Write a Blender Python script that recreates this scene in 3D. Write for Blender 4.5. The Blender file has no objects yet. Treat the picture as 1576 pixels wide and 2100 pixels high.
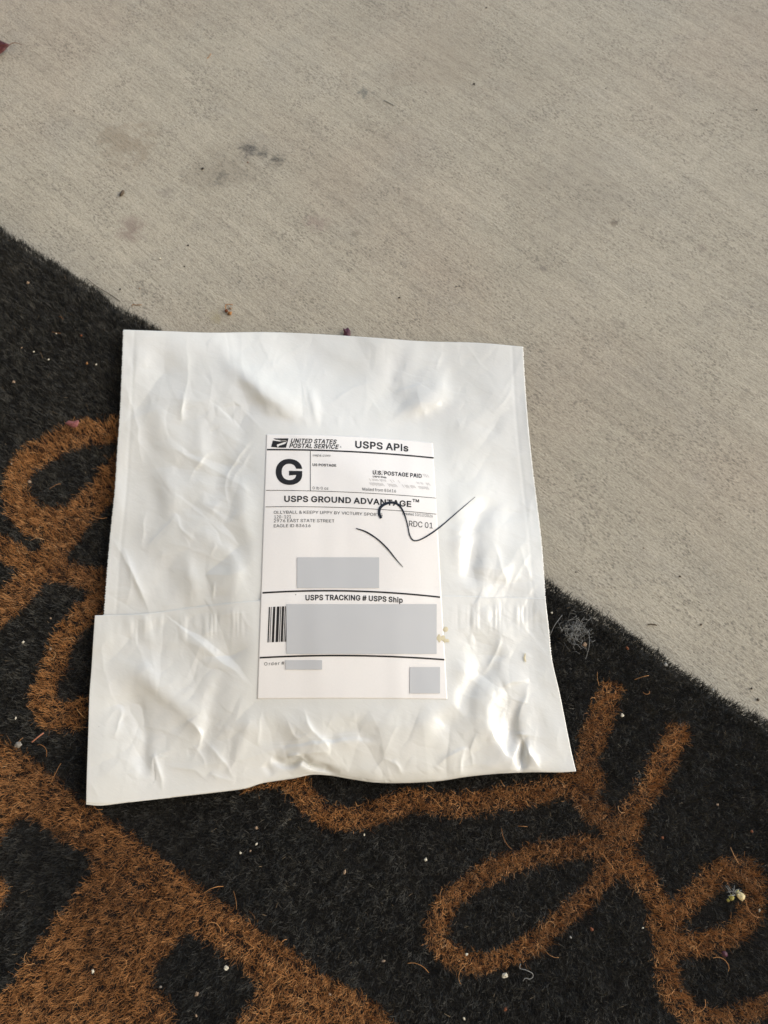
import bpy, math, random
import numpy as np
from mathutils import Vector

rng = np.random.default_rng(7)
random.seed(7)
scene = bpy.context.scene

# ------------------------------------------------------------------ camera
FPX = 1578.0            # focal length in photo pixels (photo 1576 x 2100)
CX, CY = 788.0, 1050.0
TILT = math.radians(20.0)
CAM_H = 0.450
cam_data = bpy.data.cameras.new("camera")
cam = bpy.data.objects.new("camera", cam_data)
scene.collection.objects.link(cam)
cam.location = (0, 0, CAM_H)
cam.rotation_euler = (TILT, 0, 0)
cam_data.sensor_fit = 'VERTICAL'
cam_data.sensor_height = 24.0
cam_data.lens = 24.0 * FPX / 2100.0
cam_data.clip_start = 0.01
cam_data.clip_end = 500.0
cam_data.dof.use_dof = True
cam_data.dof.focus_distance = 0.425
cam_data.dof.aperture_fstop = 9.0
scene.camera = cam

# ------------------------------------------------------------------ sky and sun
SUN_AZ = math.radians(85.0)     # measured from +y towards +x
SUN_EL = math.radians(31.0)
world = bpy.data.worlds.new("World")
scene.world = world
world.use_nodes = True
wn = world.node_tree
wn.nodes.clear()
sky = wn.nodes.new("ShaderNodeTexSky")
sky.sky_type = 'NISHITA'
sky.sun_disc = False
sky.sun_elevation = SUN_EL
sky.sun_rotation = SUN_AZ
sky.air_density = 1.0
sky.dust_density = 1.0
sky.ozone_density = 1.0
bg = wn.nodes.new("ShaderNodeBackground")
bg.inputs['Strength'].default_value = 0.15
wo = wn.nodes.new("ShaderNodeOutputWorld")
wn.links.new(sky.outputs[0], bg.inputs[0])
wn.links.new(bg.outputs[0], wo.inputs[0])

sd = bpy.data.lights.new("sun", 'SUN')
sd.energy = 1.5
sd.angle = math.radians(48.0)
sd.color = (1.0, 0.89, 0.72)
sun = bpy.data.objects.new("sun", sd)
scene.collection.objects.link(sun)
sdir = Vector((math.sin(SUN_AZ) * math.cos(SUN_EL), math.cos(SUN_AZ) * math.cos(SUN_EL), math.sin(SUN_EL)))
sun.rotation_euler = sdir.to_track_quat('Z', 'Y').to_euler()
sun.location = (0, 0, 5)

scene.view_settings.view_transform = 'Standard'
scene.view_settings.look = 'None'
scene.view_settings.exposure = 0.67
scene.view_settings.gamma = 1.0
scene.view_settings.use_curve_mapping = False
scene.render.engine = 'CYCLES'
scene.cycles.max_bounces = 6

# ------------------------------------------------------------------ helpers
RX = np.array([1.0, 0, 0]); UP = np.array([0, math.cos(TILT), math.sin(TILT)])
FW = np.array([0, math.sin(TILT), -math.cos(TILT)])

def unproj(px, py, z):
    """point at height z where the line of sight through photo pixel (px,py) meets it"""
    px = np.asarray(px, float); py = np.asarray(py, float)
    x = (px - CX) / FPX; y = -(py - CY) / FPX
    dx = x; dy = FW[1] + y * UP[1]; dz = FW[2] + y * UP[2]
    t = (z - CAM_H) / dz
    return np.stack([t * dx, t * dy, np.broadcast_to(z, np.shape(t * dx))], -1)

def proj(P):
    v = P - np.array([0, 0, CAM_H])
    d = v @ FW
    return CX + FPX * (v @ RX) / d, CY - FPX * (v @ UP) / d

def perlin(x, y, seed=0):
    r = np.random.default_rng(seed)
    g = r.uniform(0, 2 * np.pi, 65536)
    gx, gy = np.cos(g), np.sin(g)
    xi = np.floor(x).astype(np.int64); yi = np.floor(y).astype(np.int64)
    xf = x - xi; yf = y - yi
    def grad(i, j, fx, fy):
        h = ((i * 374761393 + j * 668265263) ^ ((i * 374761393 + j * 668265263) >> 13)) * 1274126177
        h = (h ^ (h >> 16)) & 65535
        return gx[h] * fx + gy[h] * fy
    u = xf ** 3 * (xf * (xf * 6 - 15) + 10); v = yf ** 3 * (yf * (yf * 6 - 15) + 10)
    a = grad(xi, yi, xf, yf); b = grad(xi + 1, yi, xf - 1, yf)
    c = grad(xi, yi + 1, xf, yf - 1); d = grad(xi + 1, yi + 1, xf - 1, yf - 1)
    return (a * (1 - u) + b * u) * (1 - v) + (c * (1 - u) + d * u) * v

def sstep(a, b, x):
    t = np.clip((x - a) / (b - a), 0, 1)
    return t * t * (3 - 2 * t)

def catmull(pts, n):
    P = np.array(pts, float)
    P = np.vstack([2 * P[0] - P[1], P, 2 * P[-1] - P[-2]])
    seg = np.linalg.norm(np.diff(P[1:-1], axis=0), axis=1)
    s = np.concatenate([[0], np.cumsum(seg)]); s /= s[-1]
    t = np.linspace(0, 1, n) if np.isscalar(n) else np.asarray(n)
    k = np.clip(np.searchsorted(s, t, side='right') - 1, 0, len(seg) - 1)
    f = ((t - s[k]) / (s[k + 1] - s[k]))[:, None]
    p0, p1, p2, p3 = P[k], P[k + 1], P[k + 2], P[k + 3]
    return 0.5 * ((2 * p1) + (-p0 + p2) * f + (2 * p0 - 5 * p1 + 4 * p2 - p3) * f ** 2 + (-p0 + 3 * p1 - 3 * p2 + p3) * f ** 3)

def mesh_from(name, V, F, mat=None, smooth=True, parent=None, attrs=None):
    """V (n,3); F: (m,4) or (m,3) array, or a list of index lists"""
    me = bpy.data.meshes.new(name)
    V = np.asarray(V, np.float32)
    if isinstance(F, np.ndarray):
        k = F.shape[1]
        me.vertices.add(len(V)); me.vertices.foreach_set("co", V.ravel())
        me.loops.add(F.size); me.loops.foreach_set("vertex_index", F.ravel().astype(np.int32))
        me.polygons.add(len(F))
        me.polygons.foreach_set("loop_start", (np.arange(len(F)) * k).astype(np.int32))
        me.polygons.foreach_set("loop_total", np.full(len(F), k, np.int32))
    else:
        me.from_pydata(V.tolist(), [], F)
    me.update(calc_edges=True)
    if smooth:
        me.polygons.foreach_set("use_smooth", np.ones(len(me.polygons), bool))
    if attrs:
        for k_, a in attrs.items():
            at = me.attributes.new(k_, 'FLOAT', 'POINT')
            at.data.foreach_set("value", np.asarray(a, np.float32))
    me.validate()
    o = bpy.data.objects.new(name, me)
    scene.collection.objects.link(o)
    if mat: me.materials.append(mat)
    if parent: o.parent = parent
    return o

def grid_faces(nr, nc):
    i = np.arange((nr - 1) * (nc - 1)); r = i // (nc - 1); c = i % (nc - 1)
    a = r * nc + c
    return np.stack([a, a + nc, a + nc + 1, a + 1], -1)

def thing(name, label, cat, group=None):
    o = bpy.data.objects.new(name, None)
    scene.collection.objects.link(o)
    o.empty_display_size = 0.02
    o['label'] = label; o['category'] = cat
    if group: o['group'] = group
    return o

def tag(o, label, cat, group=None):
    o['label'] = label; o['category'] = cat
    if group: o['group'] = group
    return o

class NT:
    def __init__(self, name):
        self.m = bpy.data.materials.new(name); self.m.use_nodes = True
        self.t = self.m.node_tree; self.b = self.t.nodes["Principled BSDF"]
    def n(self, typ, **kw):
        nd = self.t.nodes.new(typ)
        for k, v in kw.items():
            if k in nd.inputs.keys() if isinstance(k, str) else False: nd.inputs[k].default_value = v
            else: setattr(nd, k, v)
        return nd
    def l(self, a, b): self.t.links.new(a, b)
    def noise(self, vec, scale, detail=2.0, rough=0.5, dist=0.0):
        nd = self.t.nodes.new("ShaderNodeTexNoise")
        nd.inputs['Scale'].default_value = scale; nd.inputs['Detail'].default_value = detail
        nd.inputs['Roughness'].default_value = rough; nd.inputs['Distortion'].default_value = dist
        if vec is not None: self.l(vec, nd.inputs['Vector'])
        return nd.outputs['Fac']
    def ramp(self, fac, stops):
        nd = self.t.nodes.new("ShaderNodeValToRGB")
        e = nd.color_ramp.elements
        while len(e) < len(stops): e.new(0.5)
        for el, (p, c) in zip(e, stops):
            el.position = p; el.color = c if len(c) == 4 else (*c, 1)
        self.l(fac, nd.inputs[0])
        return nd.outputs[0]
    def mix(self, fac, a, b, mode='MIX'):
        nd = self.t.nodes.new("ShaderNodeMix"); nd.data_type = 'RGBA'; nd.blend_type = mode
        for s, v in ((nd.inputs[0], fac), (nd.inputs[6], a), (nd.inputs[7], b)):
            if hasattr(v, 'links'): self.l(v, s)
            else: s.default_value = v if not isinstance(v, tuple) or len(v) == 4 else (*v, 1)
        return nd.outputs[2]
    def math(self, op, a, b=0.0, c=0.0):
        nd = self.t.nodes.new("ShaderNodeMath"); nd.operation = op
        for s, v in zip(nd.inputs, (a, b, c)):
            if hasattr(v, 'links'): self.l(v, s)
            else: s.default_value = v
        return nd.outputs[0]
    def coords(self, rotz=0.0, scale=(1, 1, 1)):
        tc = self.t.nodes.new("ShaderNodeTexCoord")
        mp = self.t.nodes.new("ShaderNodeMapping")
        mp.vector_type = 'POINT'
        mp.inputs['Rotation'].default_value = (0, 0, rotz); 
        self.l(tc.outputs['Object'], mp.inputs[0])
        if scale == (1, 1, 1): return mp.outputs[0]
        m2 = self.t.nodes.new("ShaderNodeMapping")
        m2.inputs['Scale'].default_value = scale
        self.l(mp.outputs[0], m2.inputs[0])
        return m2.outputs[0]
    def bump(self, h, strength, dist, prev=None):
        nd = self.t.nodes.new("ShaderNodeBump")
        nd.inputs['Strength'].default_value = strength; nd.inputs['Distance'].default_value = dist
        self.l(h, nd.inputs['Height'])
        if prev is not None: self.l(prev, nd.inputs['Normal'])
        return nd.outputs[0]

def lin(r, g, b):
    f = lambda c: ((c / 255 + 0.055) / 1.055) ** 2.4 if c > 10 else c / 255 / 12.92
    return (f(r), f(g), f(b))

def simple_mat(name, col, rough=0.6, spec=0.5, var=0.15, scale=300.0, bump=0.0):
    n = NT(name)
    v = n.coords()
    f = n.noise(v, scale, 3)
    a = tuple(c * (1 - var) for c in col); b = tuple(min(1, c * (1 + var)) for c in col)
    n.l(n.ramp(f, [(0.3, a), (0.7, b)]), n.b.inputs['Base Color'])
    n.b.inputs['Roughness'].default_value = rough
    n.b.inputs['Specular IOR Level'].default_value = spec
    if bump: n.l(n.bump(f, 0.6, bump), n.b.inputs['Normal'])
    return n.m

# ------------------------------------------------------------------ frame of the doormat's long edge
MAT_Z = 0.0135
e0 = unproj(0, 462, MAT_Z); e1 = unproj(1576, 1478, MAT_Z)
EDIR = (e1 - e0)[:2]; EDIR /= np.linalg.norm(EDIR)         # along the edge
ENRM = np.array([-EDIR[1], EDIR[0]])                      # towards the bare concrete
if ENRM[1] < 0: ENRM = -ENRM
EANG = math.atan2(EDIR[1], EDIR[0])
EOFF = float(e0[:2] @ ENRM)

# ------------------------------------------------------------------ concrete ground
def concrete_material():
    n = NT("broomed_concrete")
    tc = n.t.nodes.new("ShaderNodeTexCoord").outputs['Object']
    str_ = n.coords(-EANG + 0.12, (0.22, 1, 1))
    fine = n.noise(tc, 1900, 3, 0.62)
    grain = n.noise(n.coords(-EANG + 0.12, (0.5, 1, 1)), 1000, 3, 0.6)
    streak = n.noise(str_, 520, 4, 0.62)
    streak2 = n.noise(n.coords(-EANG + 0.12, (0.07, 1, 1)), 160, 3, 0.6, 0.3)
    big = n.noise(tc, 7, 4, 0.6)
    big2 = n.noise(tc, 18, 3, 0.6, 0.5)
    tint = n.noise(tc, 4.2, 3, 0.55)
    col = n.ramp(big, [(0.30, (0.375, 0.342, 0.270)), (0.70, (0.450, 0.412, 0.327))])
    col = n.mix(n.ramp(tint, [(0.47, (0, 0, 0)), (0.66, (0.55, 0.55, 0.55))]), col, (0.385, 0.322, 0.250))
    col = n.mix(n.ramp(big2, [(0.5, (0, 0, 0)), (0.75, (0.30, 0.30, 0.30))]), col, (0.315, 0.300, 0.262))
    col = n.mix(1.0, col, n.ramp(streak2, [(0.25, (0.88, 0.88, 0.88)), (0.75, (1.10, 1.10, 1.10))]), 'MULTIPLY')
    col = n.mix(1.0, col, n.ramp(grain, [(0.30, (0.79, 0.79, 0.79)), (0.62, (1.11, 1.11, 1.11))]), 'MULTIPLY')
    col = n.mix(1.0, col, n.ramp(streak, [(0.28, (0.76, 0.76, 0.76)), (0.52, (1.04, 1.04, 1.04))]), 'MULTIPLY')
    # dark pits, elongated with the broom
    vo = n.t.nodes.new("ShaderNodeTexVoronoi"); vo.inputs['Scale'].default_value = 620; vo.inputs['Randomness'].default_value = 1
    n.l(n.coords(-EANG + 0.12, (0.5, 1, 1)), vo.inputs['Vector'])
    clump = n.noise(tc, 26, 3, 0.6)
    thr = n.math('MULTIPLY_ADD', clump, 0.85, -0.17)
    pit = n.math('LESS_THAN', vo.outputs['Distance'], thr)
    pitm = n.math('MULTIPLY', pit, n.ramp(fine, [(0.42, (0, 0, 0)), (0.56, (0.75, 0.75, 0.75))]))
    col = n.mix(pitm, col, (0.115, 0.105, 0.088))
    # pale grains
    vo2 = n.t.nodes.new("ShaderNodeTexVoronoi"); vo2.inputs['Scale'].default_value = 330
    n.l(tc, vo2.inputs['Vector'])
    pale = n.math('LESS_THAN', vo2.outputs['Distance'], 0.12)
    col = n.mix(n.math('MULTIPLY', pale, 0.30), col, (0.52, 0.49, 0.42))
    # stains with a place of their own
    def stain(px, py, r, colr, amt, sx=1.0, inner=None):
        nonlocal col
        p = unproj(px, py, 0.0)
        mp = n.t.nodes.new("ShaderNodeMapping"); mp.vector_type = 'POINT'
        mp.inputs['Location'].default_value = (-p[0], -p[1], 0)
        n.l(tc, mp.inputs[0])
        vl = n.t.nodes.new("ShaderNodeVectorMath"); vl.operation = 'LENGTH'
        n.l(mp.outputs[0], vl.inputs[0])
        d = vl.outputs['Value']
        nz = n.noise(tc, 1.0 / r, 6, 0.75, 0.6)
        d = n.math('ADD', d, n.math('MULTIPLY', n.math('SUBTRACT', nz, 0.5), r * 4.2))
        f = n.ramp(n.math('DIVIDE', d, r), [(0.25, (1, 1, 1)), (1.0, (0, 0, 0))])
        f = n.math('MULTIPLY', n.math('MULTIPLY', f, amt), n.ramp(grain, [(0.35, (0.25, 0.25, 0.25)), (0.6, (1, 1, 1))]))
        col = n.mix(f, col, colr)
    stain(513, 306, 0.0092, (0.060, 0.062, 0.064), 1.0)
    stain(541, 316, 0.0052, (0.07, 0.07, 0.065), 0.9)
    stain(567, 330, 0.0068, (0.07, 0.07, 0.065), 0.95)
    stain(451, 366, 0.0078, (0.10, 0.10, 0.09), 0.85)
    stain(745, 188, 0.0070, (0.12, 0.13, 0.12), 0.8)
    stain(265, 295, 0.022, (0.23, 0.18, 0.12), 0.6)
    stain(470, 340, 0.030, (0.25, 0.22, 0.17), 0.5)
    stain(275, 468, 0.014, (0.21, 0.15, 0.13), 0.7)
    stain(650, 455, 0.010, (0.27, 0.20, 0.18), 0.5)
    stain(730, 478, 0.0040, (0.17, 0.15, 0.12), 0.6)
    stain(340, 395, 0.006, (0.2, 0.18, 0.15), 0.5)
    stain(1261, 456, 0.0038, (0.15, 0.12, 0.09), 0.95)
    stain(1440, 510, 0.004, (0.19, 0.16, 0.14), 0.6)
    stain(1115, 552, 0.003, (0.17, 0.15, 0.13), 0.7)
    stain(445, 648, 0.006, (0.33, 0.29, 0.17), 0.7)
    stain(1200, 400, 0.045, (0.29, 0.26, 0.21), 0.35)
    stain(900, 120, 0.06, (0.30, 0.25, 0.19), 0.4)
    stain(1280, 665, 0.003, (0.17, 0.15, 0.13), 0.6)
    n.l(col, n.b.inputs['Base Color'])
    n.b.inputs['Roughness'].default_value = 0.85
    n.b.inputs['Specular IOR Level'].default_value = 0.25
    b1 = n.bump(streak, 0.55, 0.0006)
    b2 = n.bump(grain, 0.6, 0.0006, b1)
    b3 = n.bump(fine, 0.5, 0.0003, b2)
    n.l(b3, n.b.inputs['Normal'])
    return n.m

M_conc = concrete_material()
S = 120.0
ground = mesh_from("ground", [(-S, -S, 0), (S, -S, 0), (S, S, 0), (-S, S, 0)], [[0, 1, 2, 3]], M_conc, smooth=False)
ground['kind'] = 'structure'; ground['label'] = 'broom finished beige concrete porch floor with small stains'

# ------------------------------------------------------------------ unseen house wall and soffit, added for film reflections, behind the photographer
def slab(name, c0, c1, z0, z1, mat):
    """box in the doormat's frame: c = (along, outward)"""
    V = []
    for z in (z0, z1):
        for a, b in ((c0[0], c0[1]), (c1[0], c0[1]), (c1[0], c1[1]), (c0[0], c1[1])):
            p = EDIR * a + ENRM * b
            V.append((p[0], p[1], z))
    F = [[0, 3, 2, 1], [4, 5, 6, 7], [0, 1, 5, 4], [1, 2, 6, 5], [2, 3, 7, 6], [3, 0, 4, 7]]
    o = mesh_from(name, V, F, mat, smooth=False)
    o['kind'] = 'structure'
    return o
M_wall = simple_mat("painted_stucco", (0.52, 0.45, 0.35), 0.9, 0.2, 0.08, 60, 0.002)
M_soffit = simple_mat("painted_soffit", (0.62, 0.56, 0.46), 0.8, 0.2, 0.03, 20)
WALL_OFF = EOFF - 0.62
slab("unseen_house_wall", (-4, WALL_OFF - 0.2), (4, WALL_OFF), -0.02, 2.75, M_wall)
slab("unseen_soffit", (-4, WALL_OFF - 0.2), (4, 0.70), 2.752, 2.90, M_soffit)  # added; edge set so the film's left side reflects it, not sky

# ------------------------------------------------------------------ doormat
mat_root = thing("doormat", "black coir doormat with brown script lettering, lying under the white parcel", "doormat")
BACK = EOFF - 0.470
a_lo = float(e0[:2] @ EDIR) - 0.10; a_hi = a_lo + 0.80

STROKES = [
 ([(250,880),(233,887),(200,886),(160,894),(100,920),(60,947),(36,983),(34,1023),(48,1058),(83,1082),(118,1097)], 43),
 ([(250,960),(233,983),(200,1023),(160,1060),(133,1100),(100,1150),(50,1207),(-10,1262)], 50),
 ([(36,1023),(80,1062),(140,1062),(190,1030)], 36),
 ([(-10,1118),(50,1150),(117,1170),(183,1186),(250,1197)], 38),
 ([(240,1205),(200,1240),(168,1265),(133,1313),(112,1367),(97,1417),(105,1458),(133,1470),(190,1448),(230,1420)], 40),
 ([(90,1425),(105,1465),(150,1470)], 52),
 # lower right script
 ([(1249,1425),(1228,1480),(1207,1544),(1196,1600),(1202,1640),(1243,1685),(1281,1713)], 44),
 ([(1215,1600),(1182,1604),(1090,1628),(1014,1641),(976,1648),(919,1650),(842,1642),(779,1665),(727,1680),(674,1674),(633,1645),(610,1615),(590,1590),(560,1560)], 40),
 ([(500,1612),(560,1602),(620,1600)], 20),
 ([(1388,1508),(1378,1530),(1355,1569),(1335,1610),(1300,1655),(1288,1698),(1273,1736),(1268,1765)], 42),
 ([(1275,1752),(1204,1738),(1147,1742),(1071,1761),(1006,1788),(936,1832),(910,1866),(896,1912),(912,1948),(947,1969),(988,1975),(1050,1956),(1071,1949),(1121,1911),(1174,1865),(1212,1826),(1242,1792),(1270,1765)], 37),
 ([(1270,1750),(1300,1780),(1340,1835),(1357,1873),(1364,1938),(1364,1976),(1376,2033),(1405,2068),(1440,2090),(1509,2086),(1590,2052),(1680,2000)], 41),
 ([(1350,1890),(1380,1880),(1406,1852),(1444,1815),(1482,1787),(1517,1781),(1540,1805),(1546,1843),(1530,1888),(1498,1915),(1448,1934),(1395,1938)], 42),
 # strokes running on outside the photograph
 ([(1680,1980),(1740,1900),(1760,1800),(1740,1720),(1690,1700)], 42),
 ([(-10,1118),(-70,1090),(-120,1130)], 38), ([(-10,1262),(-80,1330),(-90,1400)], 48),
]
BROWN_POLY = [[(-300,1290),(-120,1420),(0,1517),(38,1538),(88,1573),(126,1607),(179,1650),(236,1688),(316,1744),(362,1779),(419,1824),(457,1854),(506,1883),(587,1941),(640,1978),(688,2010),(765,2051),(814,2100),(950,2190),(1100,2300),(1100,2700),(-900,2700),(-900,1290)]]
BLACK_POLY = [[(-60,1860),(-40,1780),(0,1728),(23,1694),(53,1673),(88,1688),(145,1732),(187,1751),(196,1784),(168,1816),(141,1862),(99,1911),(57,1969),(23,2022),(0,2044),(-60,2120),(-140,2060)],
              [(331,2044),(315,2022),(318,1980),(350,1953),(366,1925),(381,1909),(404,1915),(457,1953),(497,1984),(533,2020),(520,2052),(494,2083),(470,2150),(420,2200),(340,2180),(354,2100),(356,2063)]]
BROWN_ISLE = [[(-30,1790),(0,1800),(25,1816),(14,1842),(0,1864),(-30,1880)]]

def seg_dist(x, y, pts):
    d = np.full(x.shape, 1e9)
    P = catmull(pts, max(24, len(pts) * 5))
    for (x0, y0), (x1, y1) in zip(P[:-1], P[1:]):
        vx, vy = x1 - x0, y1 - y0
        t = np.clip(((x - x0) * vx + (y - y0) * vy) / (vx * vx + vy * vy + 1e-9), 0, 1)
        d = np.minimum(d, np.hypot(x - x0 - t * vx, y - y0 - t * vy))
    return d

def in_poly(x, y, poly):
    r = np.zeros(x.shape, bool)
    n = len(poly)
    for i in range(n):
        x0, y0 = poly[i]; x1, y1 = poly[(i + 1) % n]
        if y0 == y1: continue
        c = ((y0 > y) != (y1 > y)) & (x < (x1 - x0) * (y - y0) / (y1 - y0) + x0)
        r ^= c
    return r

def brown_mask(px, py, jit=True):
    if jit:
        jx = 7 * perlin(px / 22, py / 22, 31) + rng.normal(0, 3.2, px.shape)
        jy = 7 * perlin(px / 22, py / 22, 32) + rng.normal(0, 3.2, px.shape)
        x, y = px + jx, py + jy
    else: x, y = px, py
    m = np.zeros(px.shape, bool)
    for poly in BROWN_POLY: m |= in_poly(x, y, poly)
    for poly in BLACK_POLY: m &= ~in_poly(x, y, poly)
    for poly in BROWN_ISLE: m |= in_poly(x, y, poly)
    for pts, w in STROKES:
        a = np.array(pts)
        bb = (x > a[:, 0].min() - 60) & (x < a[:, 0].max() + 60) & (y > a[:, 1].min() - 60) & (y < a[:, 1].max() + 60)
        if bb.any():
            mm = m[bb]; mm |= seg_dist(x[bb], y[bb], pts) < w * 0.5 + 3.5; m[bb] = mm
    return m

def mat_material(name):
    n = NT(name)
    at = n.t.nodes.new("ShaderNodeAttribute"); at.attribute_name = "shade"
    return n, at.outputs['Fac']
nb, s = mat_material("brown_coir")
col = nb.ramp(s, [(0.0, (0.30, 0.138, 0.050)), (0.35, (0.42, 0.196, 0.070)), (0.7, (0.54, 0.270, 0.100)), (0.93, (0.64, 0.380, 0.17)), (1.0, (0.70, 0.50, 0.29))])
# wear: large patches that are darker and greyer
wear = nb.noise(nb.t.nodes.new("ShaderNodeTexCoord").outputs['Object'], 14, 3, 0.55)
col = nb.mix(nb.ramp(wear, [(0.48, (0, 0, 0)), (0.68, (0.6, 0.6, 0.6))]), col, nb.mix(1.0, col, (0.55, 0.55, 0.65), 'MULTIPLY'))
nb.l(col, nb.b.inputs['Base Color']); nb.b.inputs['Roughness'].default_value = 0.55; nb.b.inputs['Specular IOR Level'].default_value = 0.12
M_brown = nb.m
nk, s = mat_material("black_coir")
col = nk.ramp(s, [(0.0, (0.018, 0.0182, 0.0168)), (0.45, (0.034, 0.0345, 0.031)), (0.94, (0.125, 0.117, 0.095)), (0.985, (0.15, 0.13, 0.09)), (1.0, (0.36, 0.25, 0.14))])
dust = nk.noise(nk.t.nodes.new("ShaderNodeTexCoord").outputs['Object'], 20, 4, 0.6)
col = nk.mix(nk.ramp(dust, [(0.45, (0, 0, 0)), (0.75, (0.35, 0.35, 0.35))]), col, (0.075, 0.068, 0.055))
nk.l(col, nk.b.inputs['Base Color']); nk.b.inputs['Roughness'].default_value = 0.6; nk.b.inputs['Specular IOR Level'].default_value = 0.3
M_black = nk.m

def fibres(name, root, lean, az, length, width, shade, curl, mat, parent, nseg=2):
    """ribbons: root (n,3), lean from vertical, azimuth, bending more towards the tip"""
    N = len(root); k = nseg + 1
    P = np.zeros((N, k, 3)); P[:, 0] = root
    ln = lean.copy(); a = az.copy()
    for i in range(nseg):
        st = length / nseg
        d = np.stack([np.sin(ln) * np.cos(a), np.sin(ln) * np.sin(a), np.cos(ln)], -1)
        P[:, i + 1] = P[:, i] + d * st[:, None]
        ln = ln + np.abs(curl) * 0.8; a = a + curl
    w = np.stack([-np.sin(az), np.cos(az), rng.normal(0, 0.35, N)], -1)
    w /= np.linalg.norm(w, axis=1)[:, None]
    taper = np.linspace(1, 0.35, k)
    L = P - w[:, None, :] * (width[:, None] * taper)[:, :, None] * 0.5
    R = P + w[:, None, :] * (width[:, None] * taper)[:, :, None] * 0.5
    V = np.stack([L, R], 2).reshape(-1, 3)
    V[:, 2] = np.maximum(V[:, 2], 0.0004)
    base = (np.arange(N) * k * 2)[:, None]
    q = []
    for i in range(nseg):
        q.append(np.stack([base[:, 0] + 2 * i, base[:, 0] + 2 * i + 1, base[:, 0] + 2 * i + 3, base[:, 0] + 2 * i + 2], -1))
    F = np.stack(q, 1).reshape(-1, 4)
    o = mesh_from(name, V, F, mat, True, parent, {"shade": np.repeat(shade, k * 2)})
    o['kind'] = 'stuff'
    return o

# fibre roots
def scatter(n, amin, amax, bmin, bmax):
    a = rng.uniform(amin, amax, n); b = rng.uniform(bmin, bmax, n)
    return a, b
def to_xy(a, b): return a[:, None] * EDIR + b[:, None] * ENRM
DENS = 2.3e6
area = (a_hi - a_lo) * (EOFF - BACK)
a, b = scatter(int(DENS * area), a_lo, a_hi, BACK, EOFF)
xy = to_xy(a, b)
P3 = np.column_stack([xy, np.full(len(xy), 0.010)])
px, py = proj(P3)
vis = (px > -90) & (px < 1670) & (py > 350) & (py < 2190)
keep = vis | (rng.random(len(a)) < 0.30)
a, b, xy, px, py = a[keep], b[keep], xy[keep], px[keep], py[keep]
# ragged edge; thin out under the parcel
edge_wave = 0.0022 * perlin(a * 60, a * 0 + 3.3, 5) + 0.0035 * perlin(a * 14, a * 0 + 1.3, 6)
# the mat's edge bows slightly: the middle stands a little further out
bow = 0.006 * np.sin(np.clip((px - 0) / 1576, 0, 1) * np.pi)
under = (px > 330) & (px < 1080) & (py > 780) & (py < 1500)
keep = (b < EOFF + edge_wave - bow * 0.0) & (~under | (rng.random(len(a)) < 0.15))
a, b, xy, px, py = a[keep], b[keep], xy[keep], px[keep], py[keep]
ed = (EOFF - b) < 0.006      # bristles stand closer along the cut edge
k2 = np.repeat(np.where(ed)[0], 2)
a = np.concatenate([a, a[k2] + rng.normal(0, 0.0006, len(k2))]); b = np.concatenate([b, b[k2] + rng.normal(-0.0003, 0.0005, len(k2))])
xy = to_xy(a, b); px, py = proj(np.column_stack([xy, np.full(len(xy), 0.010)]))
bm = brown_mask(px, py)
N = len(a)
tuft = perlin(xy[:, 0] * 260, xy[:, 1] * 260, 11)
tuft2 = perlin(xy[:, 0] * 90, xy[:, 1] * 90, 12)
az = 2 * np.pi * perlin(xy[:, 0] * 120, xy[:, 1] * 120, 13) * 1.6 + rng.normal(0, 1.3, N)
edge_d = EOFF - b
toedge = np.exp(-edge_d / 0.006)
eaz = math.atan2(ENRM[1], ENRM[0])
az = np.where(rng.random(N) < toedge, eaz + rng.normal(0, 0.8, N), az)
lean = np.abs(rng.normal(0.26, 0.24, N)) + toedge * np.where(rng.random(N) < 0.25, 0.75, 0.10)
ztop = 0.0125 + 0.0022 * tuft + 0.0016 * tuft2 - 0.0012 * toedge
L = np.clip(rng.normal(0.0046, 0.0010, N), 0.0022, 0.008)
root = np.column_stack([xy, np.maximum(ztop - L * np.cos(lean) * 0.93, 0.001)])
curl = rng.normal(0, 0.35, N)
W = rng.uniform(0.00017, 0.00030, N)
far = (px < -90) | (px > 1670) | (py > 2190)      # fewer but broader bristles beyond the photograph
W = np.where(far, W * 2.3, W)
worn_shaded = np.exp(-((px - 250) / 190) ** 2 - ((py - 1840) / 260) ** 2) + 0.5 * np.exp(-((px - 800) / 120) ** 2 - ((py - 1650) / 50) ** 2)  # mat wear plus the standing person's shade, both darkened into the bristle colour
sh = np.clip(rng.beta(1.7, 2.4, N) + 0.25 * tuft2 + 0.12 * tuft - 0.55 * worn_shaded, 0, 0.97)
# black
k = ~bm
wcl = np.clip(W[k] * 1.15, 0, 1)
shk = sh[k]; strayb = rng.random(k.sum()) < 0.006; shk = shk * (1 - 0.45 * toedge[k]); shk = np.where(strayb, rng.uniform(0.96, 1.0, k.sum()), np.minimum(shk, 0.93))
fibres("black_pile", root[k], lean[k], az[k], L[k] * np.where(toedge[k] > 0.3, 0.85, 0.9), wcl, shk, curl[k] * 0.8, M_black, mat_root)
k = bm
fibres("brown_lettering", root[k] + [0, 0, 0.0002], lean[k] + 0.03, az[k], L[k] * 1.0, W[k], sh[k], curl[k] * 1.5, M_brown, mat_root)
print("fibres", N, "brown", int(k.sum()))

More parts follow.
